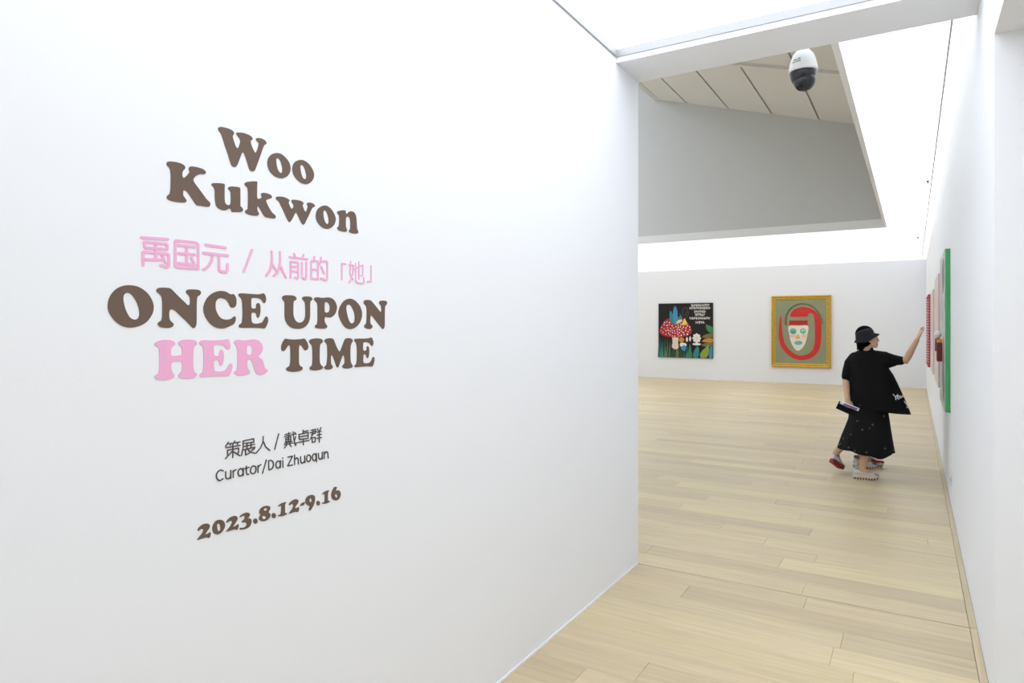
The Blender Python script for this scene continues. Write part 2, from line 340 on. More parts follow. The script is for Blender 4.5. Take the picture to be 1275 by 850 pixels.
# ================================================================== LETTERING ON THE LEFT WALL
# outlines of the solid letters: line, colour, rings of (y, z) on the wall in tenths of a millimetre
OUTLINES = [
 ('name', 'b', '11076,21264 11090,21312 11179,21347 11360,21358 11502,21336 11558,21287 11547,21236 11519,21178 11543,21094 11595,20961 11642,20896 11692,20908 11741,21032 11755,21090 11734,21167 11678,21217 11630,21269 11642,21308 11730,21336 11878,21358 12071,21336 12157,21279 12140,21234 12092,21189 12114,21083 12179,20968 12245,20893 12300,20977 12338,21079 12355,21186 12333,21218 12278,21243 12263,21280 12300,21321 12422,21347 12546,21331 12616,21276 12602,21220 12534,21162 12456,20965 12355,20698 12267,20483 12223,20390 12157,20349 12092,20351 12038,20409 11963,20605 11888,20773 11840,20817 11793,20752 11730,20592 11667,20442 11626,20379 11574,20356 11502,20366 11451,20442 11370,20658 11279,20870 11199,21082 11149,21176 11100,21217'),
 ('name', 'b', '12651,20681 12684,20835 12793,20965 12972,21050 13155,21054 13320,20973 13434,20862 13481,20720 13455,20580 13351,20441 13175,20352 12993,20342 12832,20398 12714,20498|12962,20837 12976,20890 13033,20907 13094,20865 13145,20768 13180,20642 13171,20540 13124,20497 13069,20523 13013,20591 12976,20716'),
 ('name', 'b', '13546,20682 13571,20823 13667,20946 13829,21031 13981,21050 14158,20998 14293,20886 14379,20745 14372,20603 14282,20463 14114,20354 13916,20343 13742,20406 13603,20524|13850,20813 13866,20876 13916,20895 13981,20857 14036,20764 14076,20633 14070,20528 14014,20483 13949,20513 13898,20599 13866,20713'),
 ('name', 'b', '9648,20035 9660,20083 9728,20114 9876,20132 10034,20124 10123,20084 10138,20028 10105,19982 10066,19920 10061,19819 10088,19773 10132,19795 10195,19862 10250,19940 10253,19983 10235,20022 10250,20076 10322,20113 10507,20120 10638,20104 10708,20057 10704,20004 10648,19971 10544,19955 10451,19903 10377,19820 10363,19758 10414,19682 10526,19565 10638,19446 10733,19341 10829,19269 10844,19210 10809,19153 10733,19141 10582,19140 10451,19140 10405,19184 10304,19304 10195,19430 10132,19461 10091,19451 10079,19385 10088,19319 10141,19260 10174,19207 10150,19164 10070,19143 9911,19131 9754,19139 9668,19166 9651,19216 9677,19261 9723,19307 9745,19427 9754,19610 9754,19776 9740,19897 9711,19957 9660,19996'),
 ('name', 'b', '10879,19737 10900,19782 10975,19803 11127,19828 11246,19835 11272,19817 11268,19678 11268,19495 11277,19359 11315,19296 11384,19281 11440,19315 11458,19403 11458,19557 11451,19649 11419,19689 11376,19720 11384,19763 11454,19799 11577,19818 11702,19825 11752,19803 11756,19670 11759,19483 11759,19327 11801,19286 11843,19237 11819,19179 11738,19148 11577,19125 11489,19118 11463,19172 11437,19202 11393,19185 11315,19138 11212,19119 11093,19147 11025,19205 10992,19298 10975,19446 10975,19581 10962,19654 10925,19701'),
 ('name', 'b', '11892,19930 11919,19990 12011,20034 12159,20071 12272,20092 12306,20078 12302,19941 12302,19780 12306,19636 12348,19611 12424,19640 12459,19686 12434,19738 12453,19787 12540,19813 12656,19817 12765,19794 12810,19745 12784,19703 12696,19665 12608,19613 12637,19528 12715,19410 12814,19294 12914,19234 12944,19181 12904,19134 12794,19127 12637,19124 12559,19143 12501,19199 12424,19301 12357,19387 12329,19399 12310,19348 12319,19269 12363,19203 12338,19143 12234,19116 12085,19115 11956,19136 11910,19185 11937,19228 11989,19267 12002,19428 12002,19649 11996,19806 11983,19860 11937,19891'),
 ('name', 'b', '12951,19722 12975,19771 13077,19799 13227,19809 13359,19789 13436,19748 13426,19703 13407,19669 13445,19594 13494,19524 13542,19513 13581,19561 13594,19618 13571,19661 13528,19708 13517,19748 13561,19784 13669,19798 13826,19803 13936,19782 13976,19733 13956,19706 13940,19664 13976,19582 14017,19517 14051,19498 14092,19544 14128,19629 14132,19686 14098,19736 14128,19781 14231,19805 14355,19792 14421,19750 14407,19704 14323,19659 14272,19579 14179,19405 14088,19249 14027,19137 13966,19090 13916,19107 13846,19200 13767,19323 13708,19408 13675,19414 13630,19358 13561,19231 13494,19137 13440,19098 13394,19123 13302,19264 13208,19419 13114,19558 13058,19641 12984,19682'),
 ('name', 'b', '14458,19432 14487,19569 14583,19694 14757,19792 14934,19807 15093,19734 15214,19616 15285,19474 15265,19335 15174,19202 15013,19106 14855,19078 14679,19123 14544,19223 14477,19317|14763,19565 14777,19626 14826,19656 14885,19628 14944,19531 14984,19402 14984,19290 14934,19238 14875,19253 14816,19334 14777,19448'),
 ('name', 'b', '15347,19665 15388,19710 15522,19756 15689,19785 15721,19767 15735,19707 15763,19672 15816,19719 15901,19775 15987,19799 16095,19783 16171,19716 16208,19619 16226,19463 16237,19307 16259,19231 16303,19158 16270,19103 16160,19080 16008,19075 15901,19101 15869,19144 15918,19204 15933,19331 15927,19470 15901,19560 15837,19598 15763,19579 15735,19521 15731,19366 15742,19244 15784,19164 15763,19107 15668,19083 15522,19085 15398,19108 15353,19156 15377,19197 15423,19249 15439,19389 15439,19526 15423,19593 15377,19624'),
 ('title', 'b', '8240,16485 8263,16627 8338,16772 8463,16892 8604,16954 8732,16971 8892,16958 9039,16899 9174,16793 9272,16648 9318,16499 9303,16349 9234,16213 9129,16093 8980,16011 8819,15971 8661,15978 8519,16032 8394,16132 8297,16259 8249,16372|8590,16653 8604,16733 8646,16778 8711,16788 8783,16748 8863,16648 8921,16533 8958,16401 8968,16284 8943,16202 8892,16162 8819,16164 8747,16207 8689,16294 8639,16409 8604,16538'),
 ('title', 'b', '9385,16877 9414,16929 9488,16951 9608,16957 9706,16953 9775,16925 9899,16812 10024,16698 10134,16605 10206,16543 10254,16553 10270,16617 10265,16722 10230,16796 10169,16846 10166,16898 10214,16938 10343,16949 10490,16946 10556,16916 10573,16863 10540,16808 10482,16773 10461,16684 10454,16486 10454,16273 10449,16076 10425,15992 10384,15957 10335,15966 10246,16052 10118,16172 9976,16296 9868,16391 9783,16426 9729,16395 9714,16307 9722,16190 9760,16124 9824,16066 9814,16007 9745,15967 9623,15959 9503,15978 9429,16029 9421,16072 9458,16108 9511,16145 9533,16261 9536,16449 9533,16609 9515,16724 9466,16794 9399,16842'),
 ('title', 'b', '10644,16449 10668,16583 10741,16727 10873,16851 11023,16922 11175,16947 11312,16931 11416,16881 11486,16869 11539,16879 11592,16835 11628,16750 11631,16626 11601,16540 11521,16507 11451,16528 11399,16612 11329,16702 11243,16744 11141,16756 11048,16715 11006,16638 10997,16532 11014,16427 11065,16322 11141,16232 11243,16187 11364,16180 11469,16205 11539,16255 11583,16271 11610,16229 11601,16144 11548,16058 11434,16004 11312,15961 11175,15940 11023,15966 10873,16041 10741,16183 10668,16316'),
 ('title', 'b', '11699,16870 11735,16903 11861,16911 12082,16906 12307,16903 12421,16916 12508,16940 12566,16905 12604,16817 12599,16720 12556,16661 12508,16676 12459,16747 12364,16792 12231,16800 12128,16787 12110,16736 12110,16561 12138,16506 12212,16496 12269,16525 12278,16613 12326,16655 12383,16640 12411,16552 12411,16407 12383,16286 12335,16237 12297,16261 12278,16341 12231,16380 12147,16383 12115,16338 12115,16195 12138,16108 12231,16071 12364,16081 12479,16117 12537,16199 12585,16267 12634,16278 12677,16216 12669,16118 12614,15996 12546,15936 12440,15948 12175,15956 11898,15957 11753,15965 11708,16004 11735,16051 11789,16082 11816,16161 11829,16349 11821,16553 11807,16694 11780,16771 11717,16824'),
 ('title', 'b', '13170,16835 13204,16890 13299,16916 13452,16922 13606,16913 13685,16869 13704,16823 13665,16782 13603,16749 13587,16640 13583,16484 13591,16328 13636,16220 13704,16142 13803,16111 13913,16127 14003,16207 14039,16335 14043,16525 14033,16684 14003,16762 13933,16807 13919,16854 13963,16895 14104,16912 14247,16906 14313,16860 14305,16812 14247,16762 14231,16657 14231,16465 14223,16273 14176,16129 14064,16001 13903,15935 13724,15923 13548,15947 13394,16032 13299,16155 13265,16293 13261,16477 13265,16646 13251,16730 13195,16774'),
 ('title', 'b', '14382,16839 14424,16889 14560,16902 14730,16892 14903,16910 15056,16909 15189,16859 15289,16753 15339,16621 15312,16486 15233,16368 15100,16291 14968,16278 14849,16297 14816,16247 14821,16149 14860,16083 14925,16009 14903,15952 14795,15927 14624,15928 14476,15945 14417,15993 14445,16033 14507,16082 14528,16244 14528,16471 14522,16649 14501,16730 14434,16776|14821,16723 14860,16760 14946,16746 15012,16679 15030,16580 15008,16480 14936,16433 14860,16437 14821,16469 14816,16592'),
 ('title', 'b', '15406,16408 15437,16561 15530,16716 15666,16836 15835,16899 16006,16902 16180,16837 16334,16723 16434,16583 16478,16425 16445,16250 16345,16090 16202,15980 16028,15914 15878,15910 15708,15964 15572,16088 15468,16240|15750,16568 15761,16661 15824,16712 15899,16711 15985,16651 16060,16544 16115,16419 16136,16278 16115,16152 16050,16102 15963,16101 15878,16182 15814,16321 15771,16460'),
 ('title', 'b', '16550,16809 16580,16866 16693,16894 16853,16891 16945,16854 17085,16744 17226,16626 17345,16521 17393,16489 17422,16539 17417,16655 17393,16728 17321,16784 17326,16850 17393,16888 17537,16898 17671,16886 17720,16820 17679,16753 17622,16701 17605,16576 17598,16360 17598,16128 17586,15978 17537,15912 17465,15912 17369,15995 17226,16118 17062,16264 16934,16368 16887,16335 16871,16221 16887,16092 16980,16011 16957,15947 16853,15906 16715,15915 16602,15955 16575,16003 16625,16059 16675,16107 16693,16252 16697,16445 16693,16605 16659,16692 16591,16747'),
 ('title', 'p', '9339,15552 9363,15600 9456,15643 9586,15662 9732,15654 9836,15619 9873,15561 9843,15512 9784,15478 9762,15408 9762,15322 9779,15272 9851,15259 9956,15261 10032,15267 10055,15312 10055,15413 10032,15478 9971,15523 9956,15574 9986,15623 10093,15654 10263,15657 10404,15634 10465,15570 10452,15519 10396,15476 10370,15389 10360,15228 10360,15053 10370,14906 10396,14824 10460,14769 10452,14718 10373,14671 10232,14659 10078,14669 9979,14705 9949,14764 9979,14805 10032,14852 10055,14952 10055,15053 10032,15097 9956,15115 9851,15113 9784,15091 9769,15024 9774,14924 9806,14837 9854,14777 9836,14721 9747,14685 9600,14667 9470,14678 9370,14717 9339,14768 9370,14808 9427,14839 9456,14928 9467,15095 9463,15291 9456,15431 9434,15487 9370,15524'),
 ('title', 'p', '10531,15547 10546,15605 10626,15636 10789,15630 11021,15626 11225,15635 11336,15651 11397,15627 11432,15542 11444,15449 11423,15380 11371,15366 11319,15399 11267,15469 11173,15502 11038,15512 10954,15499 10946,15432 10946,15296 10963,15228 11038,15210 11097,15231 11114,15321 11173,15372 11225,15333 11245,15240 11245,15118 11216,14997 11165,14951 11122,14972 11097,15064 11046,15099 10963,15092 10946,15025 10954,14905 10979,14813 11089,14794 11225,14796 11311,14840 11380,14928 11441,14990 11493,14961 11511,14890 11476,14784 11423,14687 11362,14656 11156,14666 10855,14678 10691,14678 10578,14676 10533,14713 10546,14757 10610,14790 10634,14862 10650,15010 10650,15218 10645,15366 10634,15463 10594,15501'),
 ('title', 'p', '11555,15554 11590,15608 11679,15630 11860,15608 12043,15620 12211,15629 12362,15586 12457,15495 12492,15389 12467,15277 12400,15198 12333,15161 12381,15110 12477,15050 12525,14951 12554,14836 12602,14776 12661,14740 12641,14685 12554,14641 12419,14625 12305,14648 12239,14724 12192,14855 12154,14984 12108,15050 12043,15065 11988,15039 11978,14929 11997,14833 12061,14743 12052,14680 11933,14651 11751,14643 11608,14683 11559,14733 11590,14770 11647,14821 11665,14960 11670,15178 11665,15334 11647,15436 11590,15499|11969,15419 11997,15474 12061,15480 12126,15439 12139,15335 12126,15240 12071,15207 11997,15213 11966,15262'),
 ('title', 'b', '13136,15354 13149,15441 13202,15548 13282,15629 13354,15622 13536,15605 13758,15604 13908,15613 13993,15627 14070,15568 14128,15477 14160,15371 14128,15289 14051,15261 13984,15293 13927,15369 13861,15423 13814,15417 13795,15336 13795,15157 13795,14979 13804,14860 13851,14798 13936,14749 13918,14683 13814,14644 13609,14633 13426,14659 13336,14700 13322,14752 13372,14786 13435,14819 13466,14906 13477,15081 13474,15257 13466,15389 13426,15434 13381,15420 13327,15349 13264,15285 13202,15269 13154,15296'),
 ('title', 'b', '14191,15528 14234,15588 14371,15616 14549,15621 14690,15596 14746,15533 14720,15487 14659,15450 14625,15374 14613,15189 14613,14974 14629,14850 14680,14779 14750,14721 14720,14668 14589,14634 14410,14629 14263,14656 14205,14704 14234,14748 14302,14805 14322,14956 14322,15169 14312,15321 14283,15420 14215,15483'),
 ('title', 'b', '14808,15526 14843,15585 14962,15616 15101,15614 15192,15579 15253,15472 15324,15341 15396,15233 15451,15182 15499,15229 15561,15343 15624,15464 15687,15571 15782,15608 15931,15601 16028,15557 16039,15502 15996,15448 15957,15371 15935,15216 15935,15013 15948,14857 15985,14762 16043,14696 16017,14643 15888,14614 15718,14617 15603,14649 15572,14697 15613,14741 15666,14792 15676,14900 15655,15009 15624,15056 15582,15027 15530,14929 15468,14802 15406,14690 15365,14670 15320,14702 15263,14827 15182,14997 15126,15082 15091,15046 15081,14926 15091,14805 15158,14711 15132,14652 15011,14625 14883,14635 14804,14685 14814,14721 14883,14770 14912,14873 14932,15082 14926,15292 14912,15412 14873,15465'),
 ('title', 'b', '16115,15540 16158,15579 16323,15587 16568,15583 16795,15592 16910,15615 16980,15565 17027,15459 17015,15370 16957,15322 16899,15356 16841,15422 16704,15457 16557,15452 16528,15389 16523,15246 16557,15181 16647,15175 16693,15209 16693,15289 16738,15328 16795,15286 16818,15189 16814,15060 16784,14948 16738,14915 16693,14944 16670,15009 16602,15052 16546,15038 16535,14926 16535,14815 16580,14757 16704,14743 16841,14760 16922,14830 16980,14924 17038,14946 17078,14888 17062,14758 16992,14632 16910,14623 16681,14640 16412,14638 16213,14632 16136,14652 16121,14692 16191,14736 16224,14845 16239,15049 16235,15238 16217,15381 16180,15460 16125,15501'),
 ('date', 'b', '10485,10703 10492,10747 10563,10800 10663,10825 10765,10808 10823,10760 10823,10694 10779,10639 10728,10586 10699,10547 10743,10540 10794,10555 10845,10565 10855,10519 10841,10449 10801,10418 10765,10437 10714,10457 10620,10457 10520,10455 10471,10461 10485,10494 10563,10558 10620,10615 10642,10675 10613,10709 10563,10709 10513,10685'),
 ('date', 'b', '10904,10646 10926,10734 11000,10815 11105,10825 11211,10783 11272,10699 11279,10602 11234,10519 11158,10458 11060,10444 10970,10488 10919,10562|11042,10691 11060,10733 11105,10715 11135,10653 11143,10584 11128,10534 11090,10527 11057,10579'),
 ('date', 'b', '11321,10701 11333,10738 11410,10794 11519,10818 11614,10803 11669,10751 11661,10691 11621,10631 11566,10576 11535,10536 11582,10527 11645,10549 11693,10558 11706,10506 11685,10442 11645,10411 11598,10437 11504,10448 11379,10447 11315,10457 11348,10489 11426,10551 11472,10607 11496,10670 11465,10708 11402,10705 11356,10685'),
 ('date', 'b', '11737,10737 11757,10778 11853,10810 11967,10811 12049,10770 12065,10717 12032,10668 11999,10641 12065,10625 12115,10570 12115,10493 12073,10411 11983,10371 11853,10370 11757,10393 11733,10430 11765,10442 11853,10419 11926,10435 11959,10483 11934,10538 11869,10562 11813,10576 11797,10608 11853,10629 11894,10668 11894,10717 11853,10747 11797,10740'),
 ('date', 'b', '12319,10485 12309,10449 12283,10429 12247,10428 12211,10447 12185,10481 12175,10521 12185,10556 12211,10577 12247,10578 12283,10559 12309,10525'),
 ('date', 'b', '12376,10732 12410,10810 12513,10851 12651,10843 12747,10789 12747,10716 12694,10649 12756,10583 12752,10511 12694,10453 12582,10426 12461,10446 12376,10510 12368,10577 12427,10634 12385,10680|12533,10767 12573,10793 12625,10774 12637,10735 12599,10711 12551,10727|12470,10573 12513,10587 12582,10553 12602,10512 12564,10482 12504,10500'),
 ('date', 'b', '12952,10484 12942,10448 12914,10426 12876,10425 12837,10445 12810,10480 12800,10522 12810,10558 12837,10579 12876,10581 12914,10561 12942,10526'),
 ('date', 'b', '13031,10730 13049,10763 13148,10799 13258,10804 13309,10800 13316,10776 13285,10746 13276,10651 13280,10546 13285,10485 13353,10461 13340,10434 13239,10414 13130,10422 13022,10457 13031,10480 13112,10490 13130,10567 13139,10668 13130,10729 13085,10732'),
 ('date', 'b', '13420,10692 13442,10740 13536,10786 13649,10806 13744,10777 13779,10716 13744,10648 13678,10595 13649,10549 13706,10528 13783,10540 13806,10489 13783,10426 13740,10398 13687,10421 13592,10429 13480,10423 13414,10439 13461,10480 13545,10550 13583,10624 13555,10676 13498,10689 13452,10670'),
 ('date', 'b', '13836,10553 13852,10585 13898,10631 13957,10638 14019,10639 14011,10602 13986,10554 13918,10555'),
 ('date', 'b', '14041,10674 14072,10748 14158,10797 14280,10798 14386,10761 14430,10690 14421,10589 14386,10488 14324,10406 14263,10346 14210,10338 14167,10368 14193,10410 14219,10444 14193,10478 14124,10521 14058,10590|14202,10665 14228,10707 14263,10699 14286,10647 14280,10593 14245,10581 14214,10608'),
 ('date', 'b', '14630,10466 14620,10431 14592,10410 14555,10409 14517,10427 14490,10461 14480,10500 14490,10535 14517,10556 14555,10557 14592,10539 14620,10505'),
 ('date', 'b', '14717,10716 14744,10759 14854,10791 14965,10796 15011,10772 14974,10745 14955,10651 14955,10539 14965,10474 15048,10434 15030,10417 14928,10398 14799,10407 14704,10442 14717,10460 14799,10462 14817,10555 14817,10667 14799,10719 14754,10715'),
 ('date', 'b', '15095,10620 15123,10727 15180,10799 15227,10846 15322,10829 15341,10801 15303,10759 15284,10714 15341,10716 15437,10688 15495,10619 15504,10545 15475,10459 15398,10405 15284,10402 15170,10456 15114,10532|15255,10571 15274,10610 15312,10601 15351,10550 15351,10493 15312,10488 15274,10517'),
]
# strokes of the line letters: line, colour, stroke width, polylines of (y, z)
STROKES = [
 ('cn', 'p', 72, '9023,18137 9681,18168|9089,18040 9637,18045 9668,18011 9662,17919 9143,17903 9095,17928 9083,18004 9089,18040|9368,18034 9374,17649|9059,17479 9059,17782 9083,17802 9662,17803 9703,17776 9707,17531 9675,17485 9624,17478 9498,17508|9071,17617 9536,17641|9523,17759 9624,17573'),
 ('cn', 'p', 73, '9874,18129 9898,18157 10437,18167 10499,18120 10499,17497 9929,17492 9874,17517 9874,18129|9964,18053 10396,18052|9964,17846 10396,17854|9964,17595 10413,17590|10181,18056 10181,17594|10306,17757 10380,17641'),
 ('cn', 'p', 79, '10714,18138 11301,18124|10647,17919 11364,17914|10903,17841 10886,17745 10817,17614 10732,17530 10655,17490|11096,17866 11105,17510 11149,17474 11301,17469 11350,17512 11355,17673'),
 ('cn', 'p', 76, '12135,18143 11875,17525'),
 ('cn', 'p', 79, '12802,18160 12812,17922 12792,17757 12733,17589 12626,17467|12842,17777 12962,17638|13097,18171 13103,17898 13073,17712 12992,17557 12882,17467|13134,17750 13216,17589 13309,17453'),
 ('cn', 'p', 65, '13444,18061 14124,18056|13613,18170 13656,18088|13980,18178 13936,18088|13486,17448 13486,17930 13741,17934 13767,17902 13774,17474 13741,17438 13634,17465|13497,17787 13741,17797|13497,17643 13741,17652|13910,17930 13910,17552|14084,17953 14079,17485 14024,17438 13936,17476'),
 ('cn', 'p', 67, '14405,18156 14393,18040|14280,17471 14280,18005 14325,18035 14530,18026 14553,17983 14549,17474|14280,17751 14542,17761|14280,17471 14549,17474|14669,18153 14657,18027 14611,17917|14681,18047 14892,18056 14932,18014 14927,17493 14868,17463 14669,17504|14681,17869 14798,17664'),
 ('cn', 'p', 61, '15728,18033 15558,18037 15558,17518'),
 ('cn', 'p', 51, '15958,18140 15910,17778 15939,17682 16065,17549|16075,18015 16046,17745 15968,17557 15881,17433|15872,18013 16085,18016|16179,18094 16183,17528 16242,17460 16542,17441 16572,17493 16562,17651|16331,18157 16331,17579|16104,17890 16502,18063 16522,18022 16512,17719 16421,17699'),
 ('cn', 'p', 64, '16916,18059 16916,17527 16736,17517'),
 ('cur', 'd', 31, '11383,12862 11302,12755|11342,12814 11492,12815|11437,12800 11451,12762|11588,12861 11519,12787|11553,12812 11747,12813|11657,12809 11671,12758|11309,12718 11747,12716|11523,12787 11523,12419|11363,12512 11356,12645 11706,12644 11699,12517 11664,12517|11512,12596 11295,12428|11533,12580 11747,12430'),
 ('cur', 'd', 32, '11846,12823 12190,12834 12198,12740 11853,12749|11846,12823 11846,12640 11797,12428|11874,12666 12220,12675|11974,12730 11974,12583|12103,12736 12103,12587|11874,12574 12234,12591|11924,12578 11924,12419 12046,12454|11988,12581 12074,12480 12249,12415|12220,12556 12118,12511'),
 ('cur', 'd', 35, '12513,12850 12501,12688 12426,12549 12278,12422|12523,12698 12591,12548 12736,12418'),
 ('cur', 'd', 36, '13051,12854 12910,12425'),
 ('cur', 'd', 29, '13281,12802 13492,12813|13411,12843 13411,12725|13257,12747 13691,12765|13575,12841 13608,12605 13674,12409 13699,12499|13674,12688 13608,12499|13632,12820 13691,12752|13306,12701 13492,12707 13492,12582 13306,12577 13306,12701|13314,12641 13492,12641|13403,12700 13403,12582|13265,12551 13542,12562|13338,12579 13338,12500|13460,12574 13460,12495|13257,12500 13558,12506|13346,12473 13257,12409|13443,12478 13509,12409'),
 ('cur', 'd', 34, '13957,12842 13957,12728|13960,12788 14158,12802|13799,12730 14158,12741 14149,12560 13808,12576 13799,12730|13808,12649 14149,12654|13741,12492 14193,12492|13964,12566 13969,12391'),
 ('cur', 'd', 33, '14271,12794 14447,12804 14438,12675 14289,12669|14236,12724 14483,12731|14359,12802 14332,12663 14245,12525|14306,12557 14438,12552 14430,12416 14315,12413 14306,12557|14519,12815 14554,12756|14671,12823 14626,12753|14519,12698 14680,12711|14519,12609 14680,12614|14501,12509 14689,12509|14596,12736 14599,12377'),
 ('curn', 'd', 34, '11227,12109 11159,12144 11076,12123 11024,12046 11039,11949 11091,11885 11151,11870 11219,11900'),
 ('curn', 'd', 34, '11303,12074 11303,11951 11319,11894 11373,11870 11435,11892 11453,11936|11458,12079 11455,11867'),
 ('curn', 'd', 34, '11533,12058 11536,11872|11536,12003 11567,12059 11623,12067'),
 ('curn', 'd', 35, '11838,12016 11782,12071 11718,12052 11686,11988 11702,11909 11758,11871 11822,11893 11846,11944 11838,12016|11854,12068 11851,11867'),
 ('curn', 'd', 35, '11951,12107 11951,11924 11976,11871 12025,11868|11911,12044 12033,12057'),
 ('curn', 'd', 35, '12083,11956 12107,12036 12182,12072 12257,12030 12266,11936 12232,11871 12165,11856 12099,11896 12083,11956'),
 ('curn', 'd', 36, '12333,12052 12336,11859|12336,11987 12367,12039 12431,12063'),
 ('curn', 'd', 36, '12615,12161 12489,11808'),
 ('curn', 'd', 36, '12694,12113 12704,11870|12694,12122 12777,12125 12850,12060 12860,11954 12808,11877 12704,11865'),
 ('curn', 'd', 37, '13105,12015 13030,12064 12966,12022 12949,11947 12987,11870 13051,11858 13105,11910 13105,12015|13116,12057 13111,11856'),
 ('curn', 'd', 37, '13198,12043 13202,11848|13198,12117 13198,12112'),
 ('curn', 'd', 37, '13388,12117 13554,12112 13377,11858 13554,11851'),
 ('curn', 'd', 38, '13632,12138 13632,11851|13639,11994 13711,12044 13768,11998 13775,11844'),
 ('curn', 'd', 38, '13859,12046 13864,11919 13905,11848 13975,11854 14021,11900|14021,12047 14026,11845'),
 ('curn', 'd', 39, '14091,11952 14126,12038 14197,12045 14251,11980 14244,11889 14185,11844 14114,11875 14091,11952'),
 ('curn', 'd', 39, '14459,12001 14399,12048 14339,12012 14320,11932 14363,11850 14423,11840 14471,11897 14459,12001|14483,12044 14488,11782'),
 ('curn', 'd', 39, '14568,12030 14575,11907 14617,11844 14678,11852 14715,11902|14720,12042 14727,11834'),
 ('curn', 'd', 40, '14797,12039 14807,11830|14807,11962 14876,12036 14946,12006 14971,11821'),
]
WALLM = Matrix(((0, 0, 1, XL + 0.0008), (1, 0, 0, 0), (0, 1, 0, 0), (0, 0, 0, 1)))   # (y, z, out of the wall)
LINES = {
 'name': thing('heading_lettering', 'large brown two-line name in rounded serif letters, topmost lettering on the white wall', 'lettering', (XL, 1.35, 2.0)),
 'cn': thing('chinese_title_lettering', 'thin pink Chinese title with a slash, between the two big brown headings', 'lettering', (XL, 1.3, 1.72)),
 'title': thing('title_lettering', 'largest brown capitals with one pink word, the English exhibition title', 'lettering', (XL, 1.3, 1.6)),
 'cur': thing('curator_chinese_lettering', 'small charcoal Chinese line with a slash below the big title', 'lettering', (XL, 1.3, 1.28)),
 'curn': thing('curator_lettering', 'thin charcoal Latin curator line just above the date', 'lettering', (XL, 1.3, 1.22)),
 'date': thing('date_lettering', 'bold brown exhibition dates, lowest lettering on the white wall', 'lettering', (XL, 1.25, 1.08)),
}
TXT = {'b': M_BROWN, 'p': M_PINK, 'd': M_DARKTXT}
def pts(s): return [tuple(int(a) * 1e-4 for a in q.split(',')) for q in s.split()]
for line, c, data in OUTLINES:
    root = LINES[line]
    rings = [catmull(pts(r), 4) for r in data.split('|')]
    o = flat_fill('letter', rings, 0.0012, TXT[c], root, WALLM)
    o.matrix_parent_inverse = Matrix.Translation(-Vector(root.location))
    if c == 'p': o['label'] = 'pink capital letter'
for line, c, w, data in STROKES:
    root = LINES[line]
    pl = []
    for r in data.split('|'):
        q = pts(r)
        pl.append(catmull(q, 3, False) if (len(q) > 4 and line == 'curn') else q)
    o = strokes('letter', pl, w * (0.92e-4 if line == 'cn' else 1e-4), 0.0012, TXT[c], root, WALLM)
    o.matrix_parent_inverse = Matrix.Translation(-Vector(root.location))

# ================================================================== PAINTINGS ON THE FAR WALL
def ellipse(cx, cy, rx, ry, n=20, a0=0.0):
    return [(cx + rx*cos(t)*cos(a0) - ry*sin(t)*sin(a0), cy + rx*cos(t)*sin(a0) + ry*sin(t)*cos(a0)) for t in (2*pi*k/n for k in range(n))]
class Painter:
    """flat painted shapes laid on a canvas; picture coordinates (px, py) run right and down"""
    def __init__(self, root, mtx, px, py, sx, sy):
        self.root, self.mtx, self.o, self.s, self.k = root, mtx, (px, py), (sx, sy), 0
    def m(self, p): return ((p[0]-self.o[0])*self.s[0], -(p[1]-self.o[1])*self.s[1])
    def lift(self):
        self.k += 1
        return self.mtx @ Matrix.Translation((0, 0, 0.0004*self.k))
    def fill(self, name, pts, m, smooth=3, rings=None):
        rr = [pts] + (rings or [])
        rr = [[self.m(p) for p in r] for r in rr]
        if smooth: rr = [catmull(r, smooth) for r in rr]
        return flat_fill(name, rr, 0.0006, m, self.root, self.lift())
    def many(self, name, polys, m):
        V, F = [], []
        for pl in polys:
            q = [self.m(p) for p in pl]; b = len(V); V += [(x, y, 0) for x, y in q]; F.append(tuple(range(b+len(q)-1, b-1, -1)))
        mt = self.lift()
        o = mesh_obj(name, [mt @ Vector(v) for v in V], F, m, self.root); o['kind'] = 'stuff'
        return o
    def line(self, name, polys, w, m, stuff=False):
        o = strokes(name, [[self.m(p) for p in pl] for pl in polys], w, 0.0006, m, self.root, self.lift())
        if stuff: o['kind'] = 'stuff'
        return o
FARM = lambda x, z, t: Matrix(((1, 0, 0, 0), (0, 0, -1, -t), (0, 1, 0, 0), (0, 0, 0, 1)))   # local (x, z) facing -y
# --- square dark picture
PX0, PX1, PZ0, PZ1 = -6.815, -5.137, 0.633, 2.305
pr = thing('toadstool_painting', 'square black canvas with a red spotted toadstool and green leaves', 'painting', (PX0, YF, PZ1))
M_PBLACK = mat('paint_black', rgb(18, 14, 16), 0.75, bump=0.2, bump_scale=60)
box('canvas', 0, PX1-PX0, -0.045, -0.002, PZ0-PZ1, 0, M_PBLACK, pr)
P1 = Painter(pr, FARM(0, 0, 0.0455), 12, 35, (PX1-PX0)/788, (PZ1-PZ0)/800)
def pm(name, *c): return mat('paint_' + name, rgb(*c), 0.5, vary=0.12, vary_scale=9)
c_red, c_cream, c_white = pm('toadstool_red', 168, 24, 36), pm('cream', 226, 208, 180), pm('white', 232, 228, 224)
c_teal, c_green, c_dgreen, c_lime, c_olive, c_orange, c_blue, c_yel = pm('teal', 38, 128, 140), pm('leaf_green', 44, 128, 78), pm('deep_green', 24, 72, 52), pm('lime', 132, 158, 52), pm('olive', 112, 108, 64), pm('ochre', 190, 138, 44), pm('blue', 58, 138, 182), pm('yellow', 236, 206, 78)
c_grey = pm('grey', 88, 88, 98)
rg = random.Random(3)
